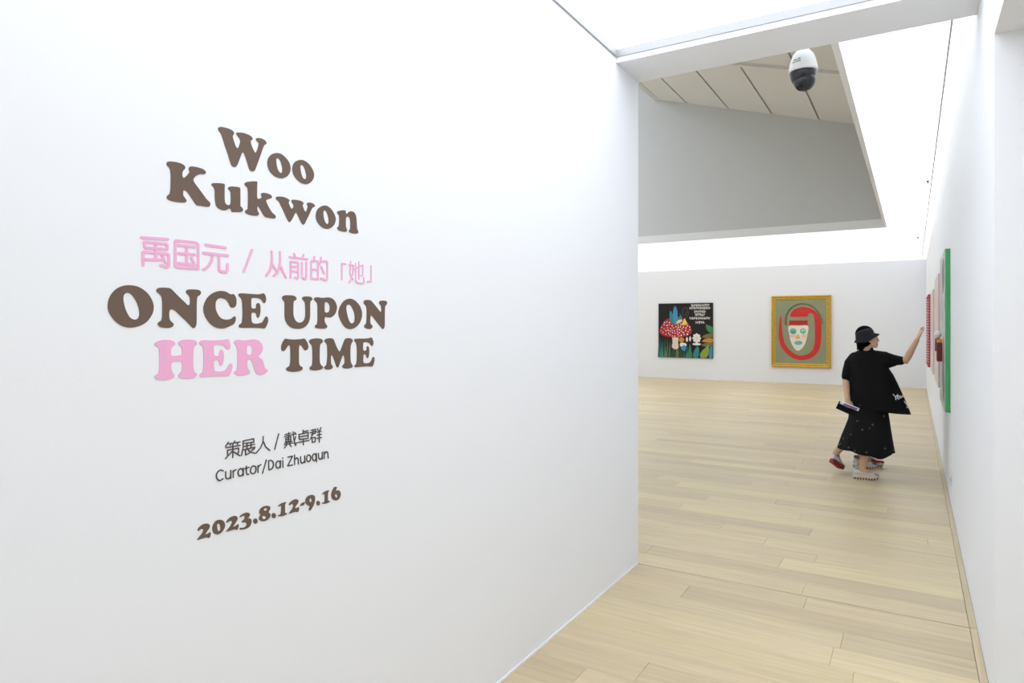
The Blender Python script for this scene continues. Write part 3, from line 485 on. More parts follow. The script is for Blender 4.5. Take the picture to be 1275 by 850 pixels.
for k in range(26):
    x = 16 + k*17 + rg.uniform(-6, 6); h = rg.uniform(150, 300)
    P1.fill('grass_blade', [(x-rg.uniform(8, 14), 832), (x+rg.uniform(-14, 14), 832-h), (x+rg.uniform(8, 15), 832)], rg.choice([c_dgreen, c_green, c_dgreen, c_teal, c_olive]), 0)
P1.fill('toadstool_stem', [(226, 520), (304, 520), (306, 620), (312, 690), (262, 712), (216, 680), (224, 610)], c_cream)
P1.fill('toadstool_cap', [(30, 450), (50, 380), (100, 300), (170, 252), (270, 235), (370, 255), (440, 310), (490, 390), (505, 450), (470, 500), (370, 530), (240, 536), (120, 522), (52, 492)], c_red)
spots = []
cent = []
while len(spots) < 58:
    x, y = rg.uniform(45, 490), rg.uniform(300, 520)
    if ((x-268)/225)**2 + ((y-440)/(190 if y < 440 else 85))**2 < 0.95 and all((x-a)**2 + (y-b)**2 > 32**2 for a, b in cent):
        cent.append((x, y)); spots.append(ellipse(x, y, rg.uniform(6, 12), rg.uniform(6, 13), 8))
P1.many('cap_spots', spots, c_white)
P1.fill('blue_leaf', [(255, 345), (205, 320), (180, 240), (188, 140), (232, 200), (262, 280)], c_teal, 2)
P1.fill('blue_leaf', [(265, 345), (235, 260), (232, 150), (262, 72), (296, 150), (296, 260), (280, 345)], c_blue, 2)
P1.fill('blue_leaf', [(270, 345), (300, 270), (345, 200), (362, 260), (350, 320), (300, 346)], c_teal, 2)
P1.fill('pale_petal', [(276, 335), (300, 290), (352, 272), (368, 292), (330, 322)], c_cream, 2)
P1.line('tendril', [catmull([(330, 180), (350, 225), (385, 245), (430, 240), (455, 190), (440, 120), (405, 98), (375, 130), (372, 190), (398, 215), (425, 190), (415, 150)], 3, False)], 0.012, c_grey)
P1.fill('yellow_flower', [(362, 345), (378, 300), (396, 262), (408, 262), (424, 300), (440, 345), (400, 352)], c_yel)
P1.fill('leaf', [(704, 345), (760, 365), (800, 395), (800, 470), (752, 460), (714, 410)], c_green, 2)
P1.fill('leaf', [(648, 532), (700, 490), (800, 474), (800, 530), (720, 545)], c_olive, 2)
P1.fill('leaf', [(650, 592), (700, 552), (800, 545), (800, 600), (720, 606)], c_ochre if False else c_orange, 2)
P1.fill('leaf', [(640, 640), (720, 612), (800, 606), (800, 650), (700, 668)], c_olive, 2)
P1.fill('leaf', [(626, 822), (634, 750), (690, 690), (746, 640), (748, 740), (718, 822)], c_lime, 2)
P1.fill('leaf', [(524, 822), (538, 730), (592, 658), (612, 740), (594, 822)], c_teal, 2)
P1.fill('leaf', [(748, 822), (760, 690), (794, 660), (794, 822)], c_blue, 2)
P1.fill('leaf', [(444, 822), (462, 700), (478, 620), (500, 720), (508, 822)], c_green, 2)
for k in range(8):                                           # pale blossom
    P1.fill('petal', ellipse(576 + 38*cos(k*pi/4), 545 + 46*sin(k*pi/4), 26, 20, 10, k*pi/4), c_white, 0)
P1.fill('flower_heart', ellipse(576, 545, 22, 24, 12), c_cream, 0)
P1.fill('petal', ellipse(576, 632, 62, 18, 14), c_white, 0)
P1.fill('bud', ellipse(436, 566, 15, 36, 12), c_white, 0)
P1.fill('bud', ellipse(482, 556, 13, 38, 12), c_white, 0)
P1.fill('orange_flower', [(318, 560), (345, 535), (385, 545), (396, 585), (360, 610), (330, 600)], c_orange)
P1.fill('white_flower', [(335, 625), (375, 612), (428, 630), (420, 668), (370, 680), (338, 660)], c_white)
P1.fill('blue_flower', [(350, 680), (400, 650), (425, 690), (405, 735), (365, 720)], c_blue)
for (y, x0, x1) in ((70, 500, 740), (110, 478, 770), (160, 545, 698), (205, 556, 680), (256, 478, 768), (316, 565, 682)):
    st = []; x = x0
    while x < x1:
        a, b = rg.uniform(-20, -12), rg.uniform(12, 20)
        st.append([(x, y+a), (x+rg.uniform(-3, 5), y+b)])
        st.append([(x, y+rg.uniform(-12, 10)), (x+rg.uniform(14, 20), y+rg.uniform(-14, 14))])
        x += rg.uniform(17, 23)
    P1.line('brush_lettering', st, 0.013, c_white, True)
# --- gold framed picture
GX0, GX1, GZ0, GZ1 = -3.474, -1.929, 0.445, 2.458
gp = thing('mask_painting', 'gold framed canvas of a pale face with a long red curling cap', 'painting', (GX0, YF, GZ1))
GW, GH = GX1-GX0, GZ1-GZ0
m_gold = mat('gold_leaf', rgb(196, 158, 52), 0.38, metal=0.35, bump=0.9, bump_scale=26, vary=0.3, vary_scale=14)
m_sage = mat('paint_sage', rgb(142, 146, 116), 0.6, vary=0.14, vary_scale=1.6)
fw = 0.115
box('canvas', fw*0.8, GW-fw*0.8, -0.05, -0.002, -GH+fw*0.8, -fw*0.8, m_sage, gp)
prof = [(0.0, 0.0), (0.0, 0.07), (0.02, 0.085), (0.045, 0.075), (0.06, 0.062), (0.08, 0.07), (0.095, 0.06), (fw, 0.052), (fw, 0.0)]   # (inwards, out of the wall)
cor = [(0, 0), (GW, 0), (GW, -GH), (0, -GH)]
ins = [(1, -1), (-1, -1), (-1, 1), (1, 1)]
for k in range(4):
    V = []
    for c in (k, (k+1) % 4):
        for a, h in prof: V.append((cor[c][0] + ins[c][0]*a, -h - 0.002, cor[c][1] + ins[c][1]*a))
    n = len(prof)
    F = [(i, (i+1) % n, n + (i+1) % n, n + i) for i in range(n)] + [tuple(range(n)), tuple(range(2*n-1, n-1, -1))]
    mesh_obj('frame_rail', V, F, m_gold, gp)
P2 = Painter(gp, FARM(0, 0, 0.0505), 22, 30, GW/663, GH/785)
c_cap, c_band, c_face = pm('cap_red', 205, 38, 32), pm('band_red', 178, 26, 32), pm('mask_white', 232, 226, 206)
c_eye, c_eye2, c_nose, c_mouth, c_cheek, c_ink = pm('eye_teal', 108, 182, 172), pm('eye_dark', 70, 140, 140), pm('nose_ochre', 226, 178, 100), pm('mouth_blue', 120, 176, 194), pm('cheek_pink', 232, 200, 180), pm('ink_red', 98, 58, 46)
P2.fill('red_cap', [(238, 258), (250, 212), (290, 175), (360, 153), (430, 158), (500, 190), (550, 240), (575, 310), (582, 420), (575, 540), (555, 620), (500, 690), (420, 728), (330, 733), (250, 708), (180, 650), (130, 580), (106, 480), (106, 380), (115, 300), (130, 248), (140, 300), (145, 400), (155, 480), (180, 560), (225, 620), (290, 668), (350, 686), (420, 672), (480, 630), (505, 560), (511, 450), (508, 330), (498, 250), (468, 222), (440, 236), (426, 258), (330, 262)], c_cap)
P2.fill('cap_band', [(228, 302), (432, 300), (432, 353), (225, 354)], c_band, 0)
P2.fill('face', [(220, 362), (330, 358), (435, 360), (430, 450), (405, 550), (365, 610), (325, 633), (285, 610), (245, 540), (225, 450)], c_face)
P2.fill('cheek', ellipse(266, 470, 34, 22, 16), c_cheek, 0)
P2.fill('cheek', ellipse(392, 470, 28, 22, 16), c_cheek, 0)
P2.fill('eye', ellipse(270, 420, 40, 33, 18, 0.1), c_eye, 0)
P2.fill('eye_shadow', ellipse(270, 432, 26, 12, 14), c_eye2, 0)
P2.fill('eye', ellipse(380, 417, 34, 30, 18), c_eye, 0)
P2.fill('eye_light', ellipse(382, 414, 16, 14, 14), c_face, 0)
P2.fill('pupil', ellipse(385, 422, 8, 9, 12), c_eye2, 0)
P2.fill('nose', [(296, 500), (310, 465), (322, 450), (338, 470), (350, 498), (322, 506)], c_nose)
P2.fill('mouth', ellipse(328, 546, 45, 24, 18), c_mouth, 0)
P2.line('mouth_line', [[(290, 546), (328, 552), (366, 545)]], 0.008, c_eye2)
st = []
arc = catmull([(190, 350), (186, 280), (208, 215), (250, 165), (320, 128), (400, 124), (480, 150), (540, 205), (578, 270), (590, 340)], 7, False)
for (xa, ya), (xb, yb) in list(zip(arc, arc[1:])):
    nx, ny = (yb-ya), -(xb-xa); L = math.hypot(nx, ny) or 1; nx, ny = nx/L, ny/L
    q = rg.uniform(-9, 9)
    st.append([(xa - nx*9, ya - ny*9), (xa + nx*9, ya + ny*9)])
    if rg.random() < 0.7: st.append([(xa + nx*q, ya + ny*q), (xb + nx*q, yb + ny*q)])
P2.line('arched_lettering', st, 0.010, c_ink, True)

# ================================================================== PAINTINGS ON THE RIGHT WALL (seen edge on)
def blotch(name, cols, scale):
    m = bpy.data.materials.new(name); m.use_nodes = True; nt = m.node_tree; b = nt.nodes['Principled BSDF']
    tc = nt.nodes.new('ShaderNodeTexCoord'); n = nt.nodes.new('ShaderNodeTexNoise'); n.inputs['Scale'].default_value = scale; n.inputs['Detail'].default_value = 3; n.inputs['Distortion'].default_value = 1.2
    r = nt.nodes.new('ShaderNodeValToRGB'); e = r.color_ramp.elements
    e[0].position = 0.3; e[0].color = cols[0]; e[1].position = 0.7; e[1].color = cols[-1]
    for i, c in enumerate(cols[1:-1]): q = e.new(0.3 + 0.4*(i+1)/(len(cols)-1)); q.color = c
    nt.links.new(tc.outputs['Object'], n.inputs['Vector']); nt.links.new(n.outputs['Fac'], r.inputs['Fac']); nt.links.new(r.outputs['Color'], b.inputs['Base Color'])
    b.inputs['Roughness'].default_value = 0.5
    return m
def side_canvas(name, label, ya, yb, za, zb, t, side_m, front_m):
    o = thing(name, label, 'painting', (XR, ya, za))
    box('stretcher', -t, -0.001, 0, yb-ya, 0, zb-za, side_m, o)
    box('painted_face', -t-0.002, -t, 0.0, yb-ya, 0.0, zb-za, front_m, o)
    return o
RWM = lambda t: Matrix(((0, 0, -1, -t), (-1, 0, 0, 0), (0, 1, 0, 0), (0, 0, 0, 1)))
m_gedge = mat('green_canvas_edge', rgb(70, 168, 104), 0.5, vary=0.05)
ga = side_canvas('green_edged_painting', 'pale canvas with a bright green side edge, nearest on the right wall', 7.205, 8.52, 0.815, 2.305, 0.041, m_gedge,
                 blotch('pale_grey_paint', [rgb(205, 205, 200), rgb(180, 178, 168), rgb(222, 220, 216), rgb(150, 146, 138)], 2.5))
m_maroon, m_org, m_navy, m_wht = pm('maroon', 128, 22, 36), pm('bright_orange', 232, 140, 44), pm('navy', 46, 40, 104), pm('relief_white', 238, 238, 240)
box('relief_block', -0.088, -0.041, 0.62, 0.80, 0.435, 0.62, m_maroon, ga, 0.006)
box('relief_cap', -0.088, -0.041, 0.60, 0.80, 0.621, 0.655, m_org, ga, 0.008)
box('relief_block', -0.098, -0.06, 0.81, 0.90, 0.53, 0.66, m_navy, ga, 0.006)
bm = bmesh.new(); bmesh.ops.create_uvsphere(bm, u_segments=16, v_segments=10, radius=0.04, matrix=Matrix.Translation((-0.078, 0.80, 0.70)) @ Matrix.Diagonal((0.75, 1.2, 1, 1)))
bm_obj('relief_ball', bm, m_wht, ga, True)
PA = Painter(ga, RWM(0.0435), 0, 0, 1.0, 1.0)
c_mauve, c_ash = pm('mauve', 214, 188, 200), pm('ash', 118, 116, 116)
PA.fill('painted_patch', [(-0.1, -0.1), (-0.5, -0.15), (-0.6, -0.5), (-0.3, -0.7), (-0.12, -0.5)], c_ash)
PA.fill('painted_patch', [(-0.7, -1.0), (-1.1, -0.95), (-1.2, -1.3), (-0.8, -1.35)], c_mauve)
PA.fill('painted_patch', [(-0.1, -1.2), (-0.5, -1.1), (-0.62, -1.38), (-0.2, -1.42)], c_ash)
m_pedge = mat('pink_canvas_edge', rgb(222, 192, 206), 0.5, vary=0.05)
gb = side_canvas('pink_edged_painting', 'canvas with pale pink edge, just beyond the green-edged one', 8.95, 10.45, 0.905, 2.20, 0.045, m_pedge,
                 blotch('pink_cream_paint', [rgb(226, 196, 208), rgb(222, 212, 196), rgb(214, 178, 194)], 1.8))
PB = Painter(gb, RWM(0.0475), 0, 0, 1.0, 1.0)
PB.fill('painted_patch', [(-0.5, -1.1), (-0.9, -1.0), (-1.0, -0.4), (-0.7, -0.2), (-0.45, -0.5)], c_cream)
gc = side_canvas('cream_painting', 'cream and pink canvas, third along the right wall', 11.0, 12.6, 0.92, 2.12, 0.05, mat('cream_canvas_edge', rgb(214, 200, 186), 0.5),
                 blotch('cream_pink_paint', [rgb(216, 200, 180), rgb(228, 204, 212), rgb(200, 176, 160)], 1.5))
PC = Painter(gc, RWM(0.0525), 0, 0, 1.0, 1.0)
PC.fill('painted_patch', [(-0.3, -0.9), (-0.8, -1.0), (-1.2, -0.6), (-0.8, -0.3), (-0.4, -0.4)], c_mauve)
gd = side_canvas('red_edged_painting', 'canvas bordered with red bobbles, farthest on the right wall', 13.75, 15.25, 0.90, 2.14, 0.05, mat('red_canvas_edge', rgb(198, 140, 146), 0.6),
                 blotch('violet_pink_paint', [rgb(206, 190, 216), rgb(224, 196, 206), rgb(190, 150, 170)], 1.6))
m_bob = mat('red_bobble', rgb(180, 82, 92), 0.9, bump=0.6, bump_scale=80)
bm = bmesh.new(); bmesh.ops.create_icosphere(bm, subdivisions=2, radius=0.024)
bob = bm_obj('bobble', bm, m_bob, gd, True)
BP = [(0.0, 1.24*k/26) for k in range(27)] + [(1.5, 1.24*k/26) for k in range(27)] + [(1.5*k/30, 0.0) for k in range(1, 30)] + [(1.5*k/30, 1.24) for k in range(1, 30)]
for i, (y, z) in enumerate(BP):
    o = bob if i == 0 else bob.copy()
    if i: link(o, gd)
    o.location = (-0.05, y, z)

# ================================================================== SMALL FITTINGS
def lathe(bm, prof, n=28, cx=0, cy=0):
    rings = []
    for r, z in prof: rings.append([bm.verts.new((cx + r*cos(2*pi*k/n), cy + r*sin(2*pi*k/n), z)) for k in range(n)])
    for a, b in zip(rings, rings[1:]):
        for k in range(n): bm.faces.new((a[k], a[(k+1) % n], b[(k+1) % n], b[k]))
    bm.faces.new(rings[0][::-1]); bm.faces.new(rings[-1])
CX, CY = -0.575, 4.385
dome = thing('security_camera', 'white and black dome security camera hanging behind the header beam', 'camera', (CX, CY, ZC))
m_camw = mat('camera_white_plastic', rgb(232, 232, 230), 0.4)
m_camb = mat('camera_black_plastic', rgb(26, 28, 36), 0.28)
m_lens = mat('lens_glass', rgb(16, 16, 20), 0.08)
bm = bmesh.new(); lathe(bm, [(0.03, 0.0), (0.03, -0.035), (0.036, -0.045), (0.036, -0.06)]); bm_obj('mount', bm, m_camw, dome, True)
bm = bmesh.new(); lathe(bm, [(0.022, -0.048), (0.044, -0.056), (0.060, -0.075), (0.071, -0.105), (0.079, -0.14), (0.083, -0.168), (0.083, -0.176), (0.078, -0.178)]); hs = bm_obj('housing', bm, m_camw, dome, True)
bm = bmesh.new(); lathe(bm, [(0.076, -0.176), (0.078, -0.185), (0.072, -0.21), (0.064, -0.235), (0.05, -0.245)]); bm_obj('yoke', bm, m_camb, dome, True)
bm = bmesh.new(); bmesh.ops.create_uvsphere(bm, u_segments=24, v_segments=16, radius=0.064, matrix=Matrix.Translation((0.008, -0.004, -0.232)) @ Matrix.Diagonal((1, 1, 1.0, 1)))
ball = bm_obj('ball', bm, m_camb, dome, True)
dirn = Vector((-0.28, -0.55, -0.72)).normalized(); qrot = dirn.to_track_quat('Z', 'Y').to_matrix().to_4x4()
bm = bmesh.new(); lathe(bm, [(0.026, 0.045), (0.026, 0.061), (0.022, 0.064), (0.020, 0.060)], 20)
bmesh.ops.transform(bm, matrix=Matrix.Translation((0.006, -0.004, -0.236)) @ qrot, verts=bm.verts); bm_obj('lens', bm, m_lens, ball, True)
m_mark = mat('grey_print', rgb(150, 150, 152), 0.5)
for a, z, w in ((-118, -0.118, 0.020), (-100, -0.116, 0.014), (-124, -0.132, 0.02), (-108, -0.131, 0.012), (-98, -0.130, 0.012)):
    rr = 0.0755 if z > -0.125 else 0.0785
    bm = bmesh.new(); add_box(bm, -0.001, 0.001, -w/2, w/2, -0.003, 0.003)
    bmesh.ops.transform(bm, matrix=Matrix.Rotation(radians(a), 4, 'Z') @ Matrix.Translation((rr, 0, z)), verts=bm.verts)
    bm_obj('printed_mark', bm, m_mark, hs)
m_chrome = mat('sprinkler_chrome', rgb(120, 120, 118), 0.3, metal=0.8)
def sprinkler(x, y, label):
    o = thing('ceiling_sprinkler', label, 'sprinkler', (x, y, ZC), 0, 'ceiling sprinklers in the hall')
    bm = bmesh.new(); lathe(bm, [(0.022, 0.0), (0.022, -0.004), (0.012, -0.008), (0.009, -0.020)], 16); bm_obj('cup', bm, m_chrome, o, True)
    bm = bmesh.new(); lathe(bm, [(0.004, -0.020), (0.004, -0.032)], 10); bm_obj('stem', bm, m_chrome, o)
    bm = bmesh.new(); lathe(bm, [(0.014, -0.032), (0.017, -0.034), (0.014, -0.036)], 16); bm_obj('deflector', bm, m_chrome, o)
sprinkler(0.08, 15.1, 'tiny dark sprinkler on the glowing ceiling, the lower and clearer of two')
sprinkler(0.15, 9.3, 'tiny grey sprinkler on the glowing ceiling, the upper and fainter of two')
sk = thing('wall_socket', 'small white socket plate low on the right wall', 'socket', (XR, 6.99, 0.255))
box('plate', -0.010, -0.0005, -0.045, 0.045, -0.055, 0.055, m_camw, sk, 0.003)
for dy in (-0.02, 0.02): box('outlet', -0.0115, -0.0095, dy-0.012, dy+0.012, -0.022, 0.022, m_mark, sk)

# ================================================================== PEOPLE
def frame_of(d):
    d = d.normalized(); u = Vector((0, 0, 1)) if abs(d.z) < 0.9 else Vector((1, 0, 0))
    a = d.cross(u).normalized(); return a, a.cross(d).normalized()
def limb(bm, pts, rad, n=14, flat=None):
    """tapering round-ended tube through pts; flat = (axis, factor) squeezes the section along an axis"""
    P = [Vector(p) for p in pts]; rings = []
    fr = [frame_of(P[1]-P[0])[0]]
    def ring(c, d, r):
        d = d.normalized(); a = (fr[0] - d*fr[0].dot(d)).normalized(); fr[0] = a; b = a.cross(d); vs = []
        for k in range(n):
            t = 2*pi*k/n; o = (a*cos(t) + b*sin(t))*r
            if flat: ax, f = flat; o = o - ax*(o.dot(ax))*(1-f)
            vs.append(bm.verts.new(c + o))
        rings.append(vs)
    d0 = (P[1]-P[0]).normalized(); dn = (P[-1]-P[-2]).normalized()
    for s in (0.97, 0.75, 0.4): ring(P[0] - d0*rad[0]*s, d0, rad[0]*math.sqrt(max(0.02, 1-s*s)))
    for i, p in enumerate(P):
        d = d0 if i == 0 else dn if i == len(P)-1 else ((P[i]-P[i-1]).normalized() + (P[i+1]-P[i]).normalized())
        ring(p, d, rad[i])
    for s in (0.4, 0.75, 0.97): ring(P[-1] + dn*rad[-1]*s, dn, rad[-1]*math.sqrt(max(0.02, 1-s*s)))
    for A, B in zip(rings, rings[1:]):
        for k in range(n): bm.faces.new((A[k], A[(k+1) % n], B[(k+1) % n], B[k]))
    bm.faces.new(rings[0][::-1]); bm.faces.new(rings[-1])
def blob(bm, c, r, mtx=None):
    m = Matrix.Translation(c) @ (mtx or Matrix()) @ Matrix.Diagonal((r[0], r[1], r[2], 1))
    bmesh.ops.create_uvsphere(bm, u_segments=20, v_segments=14, radius=1.0, matrix=m)
def hring(x0, x1, cy, ry, z, n=40, rot=0.0, wave=0.0, nw=9, zf=None, p=2.0):
    cx, rx = (x0+x1)/2, (x1-x0)/2; out = []
    for k in range(n):
        t = 2*pi*k/n; w = 1 + wave*cos(nw*t)
        c, s = cos(t), sin(t)
        c = math.copysign(abs(c)**(2/p), c); s = math.copysign(abs(s)**(2/p), s)
        x, y = rx*c*w, ry*s*w
        zz = z + (zf(x+cx, y) if zf else 0)
        out.append(Vector((cx + x*cos(rot) - y*sin(rot), cy + x*sin(rot) + y*cos(rot), zz)))
    return out
def loft(bm, rings):
    R = [[bm.verts.new(v) for v in r] for r in rings]; n = len(R[0])
    for A, B in zip(R, R[1:]):
        for k in range(n): bm.faces.new((A[k], A[(k+1) % n], B[(k+1) % n], B[k]))
    bm.faces.new(R[0][::-1]); bm.faces.new(R[-1])
def remeshed(name, bm, voxel, m, parent, smooth=3):
    bmesh.ops.recalc_face_normals(bm, faces=bm.faces)
    me = bpy.data.meshes.new(name); bm.to_mesh(me); bm.free()
    o = bpy.data.objects.new(name, me); COL.objects.link(o)
    md = o.modifiers.new('r', 'REMESH'); md.mode = 'VOXEL'; md.voxel_size = voxel
    if smooth:
        ms = o.modifiers.new('s', 'SMOOTH'); ms.factor = 0.5; ms.iterations = smooth
    dg = bpy.context.evaluated_depsgraph_get(); dg.update()
    me2 = bpy.data.meshes.new_from_object(o.evaluated_get(dg)); me2.name = name
    o.modifiers.clear(); o.data = me2; bpy.data.meshes.remove(me)
    me2.materials.clear(); me2.materials.append(m); me2.shade_smooth()
    if parent is not None: o.parent = parent
    return o
m_skin = mat('skin', rgb(212, 170, 140), 0.5, vary=0.06, vary_scale=14)
m_hair = mat('black_hair', rgb(9, 8, 8), 0.9, spec=0.1)
m_tee = mat('black_cotton', rgb(15, 15, 17), 0.85, bump=0.3, bump_scale=300, spec=0.2)
m_hat = mat('charcoal_hat', rgb(34, 36, 42), 0.8, spec=0.2, bump=0.2, bump_scale=150)
m_eye = mat('dark_eye', rgb(30, 22, 20), 0.2)
m_lip = mat('lip', rgb(178, 104, 98), 0.45)
m_print = mat('white_print', rgb(225, 225, 228), 0.7)
m_skirt = bpy.data.materials.new('black_dotted_skirt'); m_skirt.use_nodes = True
_nt = m_skirt.node_tree; _b = _nt.nodes['Principled BSDF']; _b.inputs['Roughness'].default_value = 0.85; _b.inputs['Specular IOR Level'].default_value = 0.2
_tc = _nt.nodes.new('ShaderNodeTexCoord'); _v = _nt.nodes.new('ShaderNodeTexVoronoi'); _v.inputs['Scale'].default_value = 15.0
_r = _nt.nodes.new('ShaderNodeValToRGB'); _r.color_ramp.elements[0].position = 0.13; _r.color_ramp.elements[0].color = rgb(92, 90, 86); _r.color_ramp.elements[1].position = 0.18; _r.color_ramp.elements[1].color = rgb(20, 20, 22)
_nt.links.new(_tc.outputs['Object'], _v.inputs['Vector']); _nt.links.new(_v.outputs['Distance'], _r.inputs['Fac']); _nt.links.new(_r.outputs['Color'], _b.inputs['Base Color'])

def hand(bm, wrist, direction, palm_n, size=1.0, curl=0.25, spread=0.05, side=1):
    """palm, four fingers of unequal length and a thumb leaving the side of the palm"""
    w = Vector(wrist); d = Vector(direction).normalized(); nrm = Vector(palm_n).normalized()
    s = d.cross(nrm).normalized() * side                     # towards the thumb
    nrm = (nrm - d*nrm.dot(d)).normalized()
    L = 0.082*size
    for k in range(4):
        off = s*(0.024 - 0.016*k)*size
        limb(bm, [w + s*(0.012-0.008*k)*size, w + off*0.9 + d*L*0.6, w + off + d*L], [0.015*size, 0.0135*size, 0.0115*size], 10)
    for k, fl in enumerate((0.068, 0.076, 0.070, 0.055)):
        base = w + s*(0.027 - 0.0182*k)*size + d*(L*(0.98 if k in (1, 2) else 0.93))
        dd = (d + s*spread*(1.2-0.8*k)).normalized()
        p = [base]; ang = 0.0
        for j, seg in enumerate((0.45, 0.32, 0.23)):
            ang += curl*(0.6 if j == 0 else 1.0)
            p.append(p[-1] + (dd*cos(ang) + nrm*sin(ang))*fl*seg*size)
        limb(bm, p, [0.0088*size, 0.0083*size, 0.0075*size, 0.0065*size], 10)
    b = w + s*0.020*size + d*0.018*size
    t1 = b + (s*0.75 + d*0.75 + nrm*0.25)*0.032*size
    t2 = t1 + (s*0.35 + d*0.95 + nrm*0.35)*0.028*size
    t3 = t2 + (s*0.1 + d*0.95 + nrm*0.4)*0.022*size
    limb(bm, [b, t1, t2, t3], [0.014*size, 0.0105*size, 0.0092*size, 0.0075*size], 10)
def head(bm, c, yaw, k=1.0, top=0.102):
    """skull, jaw, nose, lips, ears; c = centre of the skull, faces +x turned by yaw"""
    R = Matrix.Translation(c) @ Matrix.Rotation(yaw, 4, 'Z')
    def b(x, y, z, rx, ry, rz): blob(bm, R @ Vector((x*k, y*k, z*k)), (rx*k, ry*k, rz*k), Matrix.Rotation(yaw, 4, 'Z'))
    b(-0.005, 0, 0.015, 0.097, 0.076, top)
    b(0.040, 0, -0.045, 0.056, 0.058, 0.060)
    b(0.072, 0, -0.088, 0.026, 0.028, 0.020)
    b(0.055, 0, 0.005, 0.042, 0.056, 0.055)
    for s in (-1, 1):
        b(0.062, s*0.036, -0.030, 0.026, 0.022, 0.024)
        b(0.000, s*0.077, -0.018, 0.016, 0.010, 0.030)
        b(0.084, s*0.030, 0.010, 0.012, 0.022, 0.008)
    limb(bm, [R @ Vector((0.094*k, 0, 0.004*k)), R @ Vector((0.106*k, 0, -0.026*k))], [0.008*k, 0.013*k], 10)
    b(0.095, 0, -0.030, 0.010, 0.017, 0.009)
    b(0.090, 0, -0.056, 0.011, 0.024, 0.007); b(0.089, 0, -0.068, 0.011, 0.021, 0.008)
    return R
def face_parts(R, parent, k=1.0):
    for s in (-1, 1):
        bm = bmesh.new(); blob(bm, R @ Vector((0.087*k, s*0.031*k, -0.006*k)), (0.010*k, 0.013*k, 0.0065*k)); bm_obj('eye', bm, m_eye, parent, True)
    bm = bmesh.new(); blob(bm, R @ Vector((0.0935*k, 0, -0.062*k)), (0.009*k, 0.021*k, 0.009*k)); bm_obj('lips', bm, m_lip, parent, True)

def shoe(parent, pos, yaw, pitch, up_m, toe_m, sole_m, lug_m, collar_m, name='shoe', k=1.0):
    """chunky trainer: heel at x = -0.085, toe at x = 0.185, ankle above the origin"""
    M = Matrix.Translation(pos) @ Matrix.Rotation(yaw, 4, 'Z') @ Matrix.Rotation(pitch, 4, 'Y') @ Matrix.Diagonal((k, k, k*1.22, 1))
    def put(o): o.data.transform(M); return o
    half = [(-0.086, 0.0), (-0.082, 0.024), (-0.05, 0.033), (0.0, 0.031), (0.05, 0.034), (0.1, 0.043), (0.14, 0.042), (0.17, 0.028), (0.183, 0.0)]
    outline = catmull(half + [(x, -y) for x, y in half[-2:0:-1]], 3)
    bm = bmesh.new(); rr = []
    for z, g in ((0.018, 0.98), (0.026, 1.03), (0.036, 1.0), (0.042, 0.93)):
        rr.append([Vector(((x-0.05)*g + 0.05, y*g, z + 0.012*max(0, (x-0.1)/0.08)**2)) for x, y in outline])
    loft(bm, rr); sole = put(bm_obj('sole', bm, sole_m, None, True)); sole.parent = None
    bm = bmesh.new()
    secs = [(-0.080, 0.022, 0.036, 0.088), (-0.055, 0.031, 0.036, 0.098), (-0.01, 0.033, 0.036, 0.100), (0.03, 0.032, 0.036, 0.092), (0.07, 0.037, 0.036, 0.076), (0.11, 0.040, 0.036, 0.064), (0.15, 0.035, 0.036, 0.056), (0.175, 0.016, 0.038, 0.046)]
    rings = []
    for x, w, z0, z1 in secs:
        ring = []
        for j in range(16):
            t = 2*pi*j/16; yy = cos(t)*w; zz = (z0+z1)/2 + sin(t)*(z1-z0)/2
            if sin(t) > 0.3: yy *= 0.82
            ring.append(Vector((x, yy, zz)))
        rings.append(ring)
    loft(bm, rings)
    sh = put(bm_obj(name, bm, up_m, parent, True))
    sole.parent = sh
    for i in range(9):
        x = -0.075 + i*0.0285; wy = 0.026 + 0.012*max(0, 1-abs(x-0.11)/0.09)
        lift = 0.012*max(0, (x-0.1)/0.08)**2
        put(box('lug', x-0.0065, x+0.0065, -wy-0.004, wy+0.004, 0.0+lift, 0.0195+lift, sole_m, sh))
    bm = bmesh.new(); loft(bm, [[Vector(((x-0.05)*0.94 + 0.05, y*0.82, z + 0.012*max(0, (x-0.1)/0.08)**2)) for x, y in outline] for z in (0.003, 0.019)]); put(bm_obj('tread', bm, lug_m, sh))
    bm = bmesh.new(); blob(bm, (0.155, 0, 0.046), (0.033, 0.036, 0.016)); put(bm_obj('toe_cap', bm, toe_m, sh, True))
    bm = bmesh.new(); 
    rr = [hring(-0.068, 0.030, 0, 0.031, 0.088, 20), hring(-0.070, 0.026, 0, 0.033, 0.100, 20), hring(-0.066, 0.020, 0, 0.031, 0.112, 20)]
    loft(bm, rr); put(bm_obj('collar', bm, collar_m, sh, True))
    for i in range(4):
        x = 0.035 + i*0.021; z = 0.092 - (x-0.03)*0.36
        bm = bmesh.new(); limb(bm, [(x, -0.027, z-0.008), (x+0.004, 0, z+0.006), (x, 0.027, z-0.008)], [0.0035]*3, 8); put(bm_obj('lace', bm, sole_m, sh, True))
    return sh
m_swhite, m_sgrey, m_sred, m_ssole, m_slug = mat('shoe_white', rgb(216, 214, 210), 0.6), mat('shoe_grey', rgb(172, 168, 160), 0.7), mat('shoe_red', rgb(176, 52, 50), 0.6), mat('sole_cream', rgb(224, 204, 186), 0.6), mat('sole_lug_brown', rgb(84, 48, 42), 0.7)
m_ssred = mat('sole_dark_red', rgb(146, 52, 48), 0.7)
m_scollar = mat('shoe_collar', rgb(120, 62, 66), 0.7)

